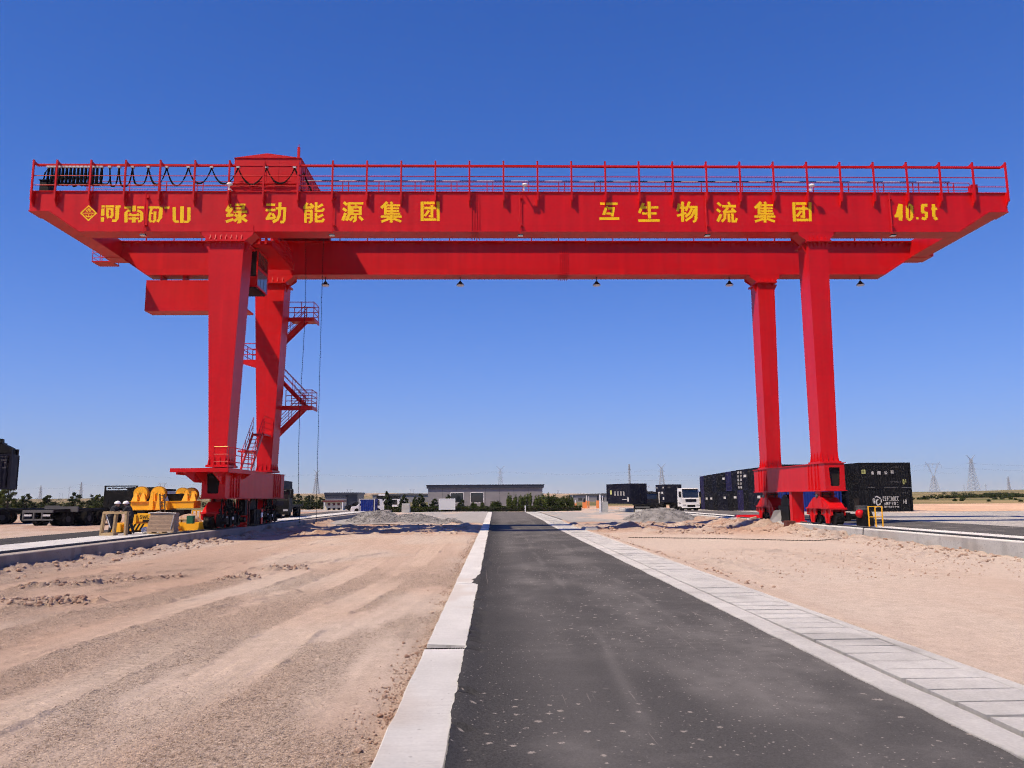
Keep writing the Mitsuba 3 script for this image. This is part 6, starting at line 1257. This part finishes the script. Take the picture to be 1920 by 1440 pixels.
hedge('low clipped dark hedge across the end of the road', -17.6, 12.6, 113, 114.2, .1, .80, 7000, 201)
hedge('low dark hedge strip in front of the grass beside the container row', 29.0, 32.5, 122, 123, .1, .9, 1200, 202)
for i, (x, y, h, w, lab) in enumerate(((-16.1, 117, 3.05, .95, 'pointed young pine right of the blue container'), (-13.7, 118, 2.5, 1.05, 'bushy pine behind the concrete service box'), (-11.2, 118, 2.65, 1.15, 'broad pine between service box and warehouse corner'), (-9.0, 117, 1.9, 1.0, 'low rounded pine left of the notice board'), (-7.1, 119, 2.45, 1.1, 'dark pine behind the notice board'), (-5.0, 118, 1.75, .9, 'small pine right of the notice board'), (-12.5, 123, 2.2, .9, 'pine in the second row behind the service box'))):
    pine(lab, x, y, .1, h, w, 300 + i)
for i, (x0, x1, lab) in enumerate(((-3.6, -2.7, 'small round clipped shrub, left of the pair before the warehouse'), (-2.3, -1.6, 'small round clipped shrub, right of the pair before the warehouse'), (-.9, 1.7, 'low wide shrub with flat top before the warehouse'))): bush('shrub', lab, 'shrub', x0, x1, 116, 117, .1, 1.25 if i < 2 else 1.55, 1400, .12, 'hedge_leaf', 320 + i, lumps=5)
bush('shrub_row', 'tall loose row of shrubs right of the road end', 'shrub row', 1.9, 8.2, 117, 119.5, .1, 2.4, 6500, .14, 'shrub_leaf', 330, lumps=34)
bush('shrub_row', 'dense dark clump of shrubs at the gate end of the row', 'shrub row', 8.0, 12.2, 117, 119.5, .1, 2.3, 6000, .14, 'hedge_leaf', 331, lumps=22)
for i, (x, y, h, w) in enumerate(((-39.3, 150, 2.3, 1.3), (-37.4, 149, 2.9, 1.6), (-36.0, 151, 2.6, 1.4), (-34.9, 149, 2.7, 1.5), (-33.6, 152, 2.3, 1.3), (-40.8, 152, 2.2, 1.2))):
    pine(('leftmost low pine', 'round dark pine, tallest', 'pine second from the tallest', 'broad pine in the middle', 'rightmost pine next to the booth', 'half hidden pine by the black truck')[i] + ' of the group beyond the left crane legs', x, y, .1, h, w, 340 + i, pointy=.6)
LT = [(-59.0, 96, 4.0, 1.5, 'tall light green pine under the lifted container'), (-61.5, 94, 3.0, 1.4, 'pine at the left picture edge'), (-56.2, 95, 2.4, 1.3, 'dark pine right of the tall light pine'), (-53.6, 95, 2.2, 1.2, 'third pine from the left in the row behind the flatbeds'), (-51.4, 97, 2.5, 1.3, 'dark pine above the low flatbed trailer'), (-49.0, 98, 2.3, 1.2, 'pale pine left of the black truck body, first of four'), (-47.2, 97, 2.4, 1.2, 'second of the four pines left of the black truck body'), (-45.3, 99, 2.6, 1.3, 'third of the four pines left of the black truck body'), (-43.6, 98, 2.6, 1.3, 'pine touching the black truck body'), (-54.8, 108, 2.3, 1.2, 'pine in the back row above the flatbed tyres'), (-47.5, 110, 2.6, 1.3, 'pine in the back row above the trailer lamps')]
for i, (x, y, h, w, lab) in enumerate(LT): pine(lab, x, y, .5, h, w, 360 + i, mat='shrub_leaf' if i in (0, 5) else 'pine_leaf', pointy=.7)
# scrub belts on the plain: far, reads as one mass
def scrub(label, items, seed, mat='hedge_leaf'):
    k = thing('scrub', label, 'scrub', kind='stuff'); r = np.random.default_rng(seed); C, R = [], []
    for x, y, s in items: z = float(terrain_h(np.array(x), np.array(y))); C.append((x, y, z + .3 * s)); R.append((s, s * .7, s * .55))
    scene[k] = mikit.ply(cards(C, R, .30, min(16000, 70 * len(C)), seed=seed, shell=.3), mat)
r_ = np.random.default_rng(5)
scrub('long dark belt of scrub across the grassy slope on the right', [(112 + 75 * t, 188 + 48 * t + r_.normal() * 2.5, (.7 + .5 * r_.random()) * (.6 + .4 * min(1, 5 * t))) for t in r_.random(260)], 401)
scrub('upper short belt of scrub below the right skyline', [(212 + 9 * t, 328 + 6 * r_.random(), .8) for t in r_.random(30)], 402)
scrub('scattered scrub bushes on the right hand slope', [(a, b, c) for a, b, c in ((89, 160, 1.1), (99, 175, 1.2), (101, 175, 1.2), (103, 176, .9), (155, 260, 1.6), (158, 260, 1.5), (161, 261, 1.3), (192, 330, 1.6), (196, 330, 1.5), (108, 182, .8))] + [(78 + 95 * r_.random(), 120 + 90 * r_.random(), .2 + .3 * r_.random() ** 2) for _ in range(150)], 403)
scrub('dark scrub and low trees across the plain on the left', [(-165 + 120 * t, 200 + 60 * r_.random(), 1.2 + 1.2 * r_.random()) for t in r_.random(170)] + [(-420 + 300 * t, 520 + 120 * r_.random(), 2.4 + 2 * r_.random()) for t in r_.random(120)], 404, 'pine_leaf')
scrub('far low tree line behind the gate', [(20 + 110 * t, 330 + 60 * r_.random(), 1.3 + r_.random()) for t in r_.random(120)], 405, 'pine_leaf')

# ---------------------------------------------------------------- pylons, poles, wires
def lattice(mb, x, y, z0, z1, w0, w1, n, r):
    """square lattice body"""
    q = lambda t: [(x + sx * (w0 + (w1 - w0) * t) / 2, y + sy * (w0 + (w1 - w0) * t) / 2, z0 + (z1 - z0) * t) for sx, sy in ((-1, -1), (1, -1), (1, 1), (-1, 1))]
    for c in range(4): mb.bar(q(0)[c], q(1)[c], r * 1.5)
    ts = 1 - (1 - np.linspace(0, 1, n + 1)) ** 1.25
    for a, b in zip(ts[:-1], ts[1:]):
        A, B = q(a), q(b)
        for c in range(4): d = (c + 1) % 4; mb.bar(A[c], B[d], r); mb.bar(A[d], B[c], r); mb.bar(B[c], B[d], r)
def pylon(label, x, y, ztop, kind, r=.16):
    k = thing('pylon', label, 'pylon'); z0 = float(terrain_h(np.array(x), np.array(y))) - 1.5; H = ztop - z0; mb = MB(); arm = MB()
    if kind == 'cat':
        lattice(mb, x, y, z0, z0 + .62 * H, .24 * H, .085 * H, 7, r); lattice(mb, x, y, z0 + .62 * H, z0 + .88 * H, .085 * H, .045 * H, 4, r)
        for zf, w in ((.62, .115), (.77, .13)):
            z = z0 + zf * H
            for s in (-1, 1): arm.bar((x, y - .5, z), (x + s * w * H, y, z), r * 1.3); arm.bar((x, y, z + .03 * H), (x + s * w * H, y, z), r * 1.2)
        for s in (-1, 1): arm.bar((x + s * .01 * H, y, z0 + .87 * H), (x + s * .10 * H, y, z0 + .985 * H), r * 2.6); arm.bar((x + s * .10 * H, y, z0 + .985 * H), (x + s * .135 * H, y, z0 + H), r * 2); arm.bar((x, y, z0 + .90 * H), (x + s * .07 * H, y, z0 + .94 * H), r * 1.5)
    elif kind == 'vee':
        lattice(mb, x, y, z0, z0 + .55 * H, .26 * H, .05 * H, 6, r)
        for s in (-1, 1):
            p0, p1 = (x + s * .012 * H, y, z0 + .55 * H), (x + s * .19 * H, y, z0 + .93 * H)
            for o in (0, .05 * H): arm.bar((p0[0] + s * o * .3, y, p0[2] + (0 if o == 0 else .01 * H)), (p1[0] - s * o * .9, y, p1[2]), r * 1.4)
            for t in np.linspace(.15, .9, 7): arm.bar((p0[0] + (p1[0] - p0[0]) * t, y, p0[2] + (p1[2] - p0[2]) * t), (p0[0] + s * .015 * H + (p1[0] - s * .045 * H - p0[0] - s * .015 * H) * (t + .08), y, p0[2] + (p1[2] - p0[2]) * (t + .08)), r)
            arm.bar(p1, (x + s * .235 * H, y, z0 + H), r * 1.8); arm.bar(p1, (x + s * .27 * H, y, z0 + .90 * H), r * 1.3); arm.bar((x + s * .27 * H, y, z0 + .9 * H), (x + s * .27 * H, y, z0 + .80 * H), r)
        for zz in (.93, .955): arm.bar((x - .2 * H, y, z0 + zz * H), (x + .2 * H, y, z0 + zz * H), r * 1.2)
        arm.bar((x, y, z0 + .93 * H), (x, y, z0 + .8 * H), r)
    elif kind == 'line':
        lattice(mb, x, y, z0, ztop, .16 * H, .02 * H, 9, r)
        for zf, w in ((.55, .15), (.72, .12), (.88, .15)): arm.bar((x - w * H, y, z0 + zf * H), (x + w * H, y, z0 + zf * H), r * 1.8)
    elif kind == 'mast':
        lattice(mb, x, y, z0, ztop, .05 * H, .035 * H, 14, r); arm.bar((x, y, ztop - .12 * H), (x, y, ztop + .03 * H), r * 5); arm.bar((x - .04 * H, y, z0 + .87 * H), (x + .04 * H, y, z0 + .87 * H), r * 4)
    part(k, 'lattice_body', mb, 'galvanised'); part(k, 'cross_arms', arm, 'galvanised')
for x, y, zt, kd, lab in ((497, 800, 43.0, 'cat', 'tall horned lattice pylon, largest of the pylons at the right'), (456, 800, 36.0, 'vee', 'lattice pylon with a wide V shaped head at the right'), (735, 1100, 27.5, 'line', 'small pylon with one low cross arm near the right edge'), (-205, 900, 35.3, 'cat', 'horned pylon standing behind the hanging ropes'), (6.2, 900, 38.3, 'cat', 'horned pylon rising behind the warehouse roof'), (104, 600, 26.5, 'mast', 'thin lattice mast behind the loaded trailer'), (182.8, 850, 37.6, 'cat', 'horned pylon behind the white truck container'),
                          (234.6, 1200, 19.5, 'vee', 'small V headed pylon between the two truck containers'), (121, 1500, 15.8, 'vee', 'tiny V headed pylon above the shrubs'), (-747, 1300, 27.5, 'line', 'pylon with three arms, leftmost on the left skyline'), (-629, 1200, 30.0, 'line', 'pylon with three arms nearest the black truck body'), (-380, 900, 22, 'vee', 'V headed pylon top above the yellow sheaves'), (505, 1150, 18, 'vee', 'pylon top just over the container stack by the right legs')):
    pylon(lab, x, y, zt, kd, .16 if y < 1000 else .2)
def pole(label, x, y, zt, two=False):
    k = thing('utility_pole', label, 'utility pole', 'thin poles along the skyline'); z0 = float(terrain_h(np.array(x), np.array(y))) - 1
    for s in ((-2.2, 2.2) if two else (0,)): part(k, 'pole', MB().tube([(x + s, y, z0), (x + s, y, zt)], .2, 5), 'galvanised')
    part(k, 'cross_arm', MB().bar((x - (4 if two else 1.5), y, zt - 1.2), (x + (4 if two else 1.5), y, zt - 1.2), .25), 'galvanised')
for x, y, zt, tw_, lab in ((-186, 1000, 14.4, True, 'twin pole right of the hanging ropes'), (-127, 1200, 16.2, True, 'twin pole left of the warehouse'), (510, 800, 12.5, False, 'pole right of the tall horned pylon'), (487, 800, 12.0, False, 'short pole left of the tall horned pylon'), (-485, 900, 18.3, False, 'pole between the two left pylons'), (-823, 1500, 16.1, True, 'far twin pole between the left pylons'), (-702, 1100, 14, False, 'far pole under the lifted container'), (-640, 1250, 13, False, 'far pole beside the left pylon base')): pole(lab, x, y, zt, tw_)
def wire(label, pts, sag):
    mb = MB()
    for a, b in zip(pts[:-1], pts[1:]):
        a, b = np.array(a, float), np.array(b, float)
        for o in (-5, 5):
            t = np.linspace(0, 1, 14)[:, None]; p = a + (b - a) * t; p[:, 2] -= 4 * sag * (t * (1 - t))[:, 0]; p[:, 0] += o; mb.tube(p, .035, 4)
    solo('power_line', label, 'power line', mb, 'galvanised')
wire('power line wires strung to the tall pylon at the right', [(150, 1000, 30), (453, 800, 33), (494, 800, 34), (760, 780, 36)], 5)
wire('second set of power line wires at the right, lower on the pylons', [(150, 1000, 24), (452, 800, 28), (493, 800, 29), (760, 800, 31)], 5)
wire('power line wires across the middle behind the warehouse', [(-420, 900, 30), (-205, 900, 30), (6, 900, 32), (183, 870, 32)], 4)
wire('power line wires between the left skyline pylons', [(-900, 1350, 24), (-747, 1300, 24), (-629, 1200, 26), (-345, 1000, 24)], 4)

# ---------------------------------------------------------------- thin haze over the plain
scene['haze_air'] = {'type': 'homogeneous', 'albedo': {'type': 'rgb', 'value': [0.92, 0.95, 0.97]}, 'sigma_t': 0.00011}
scene['haze'] = {'type': 'cube', 'to_world': T().translate([0, 2000, 20]).scale([4400, 2700, 40]), 'bsdf': {'type': 'null'}, 'interior': {'type': 'ref', 'id': 'haze_air'}}
labels['haze'] = {'label': 'thin pale haze over the whole plain', 'kind': 'stuff'}
scene['camera']['medium'] = {'type': 'ref', 'id': 'haze_air'}
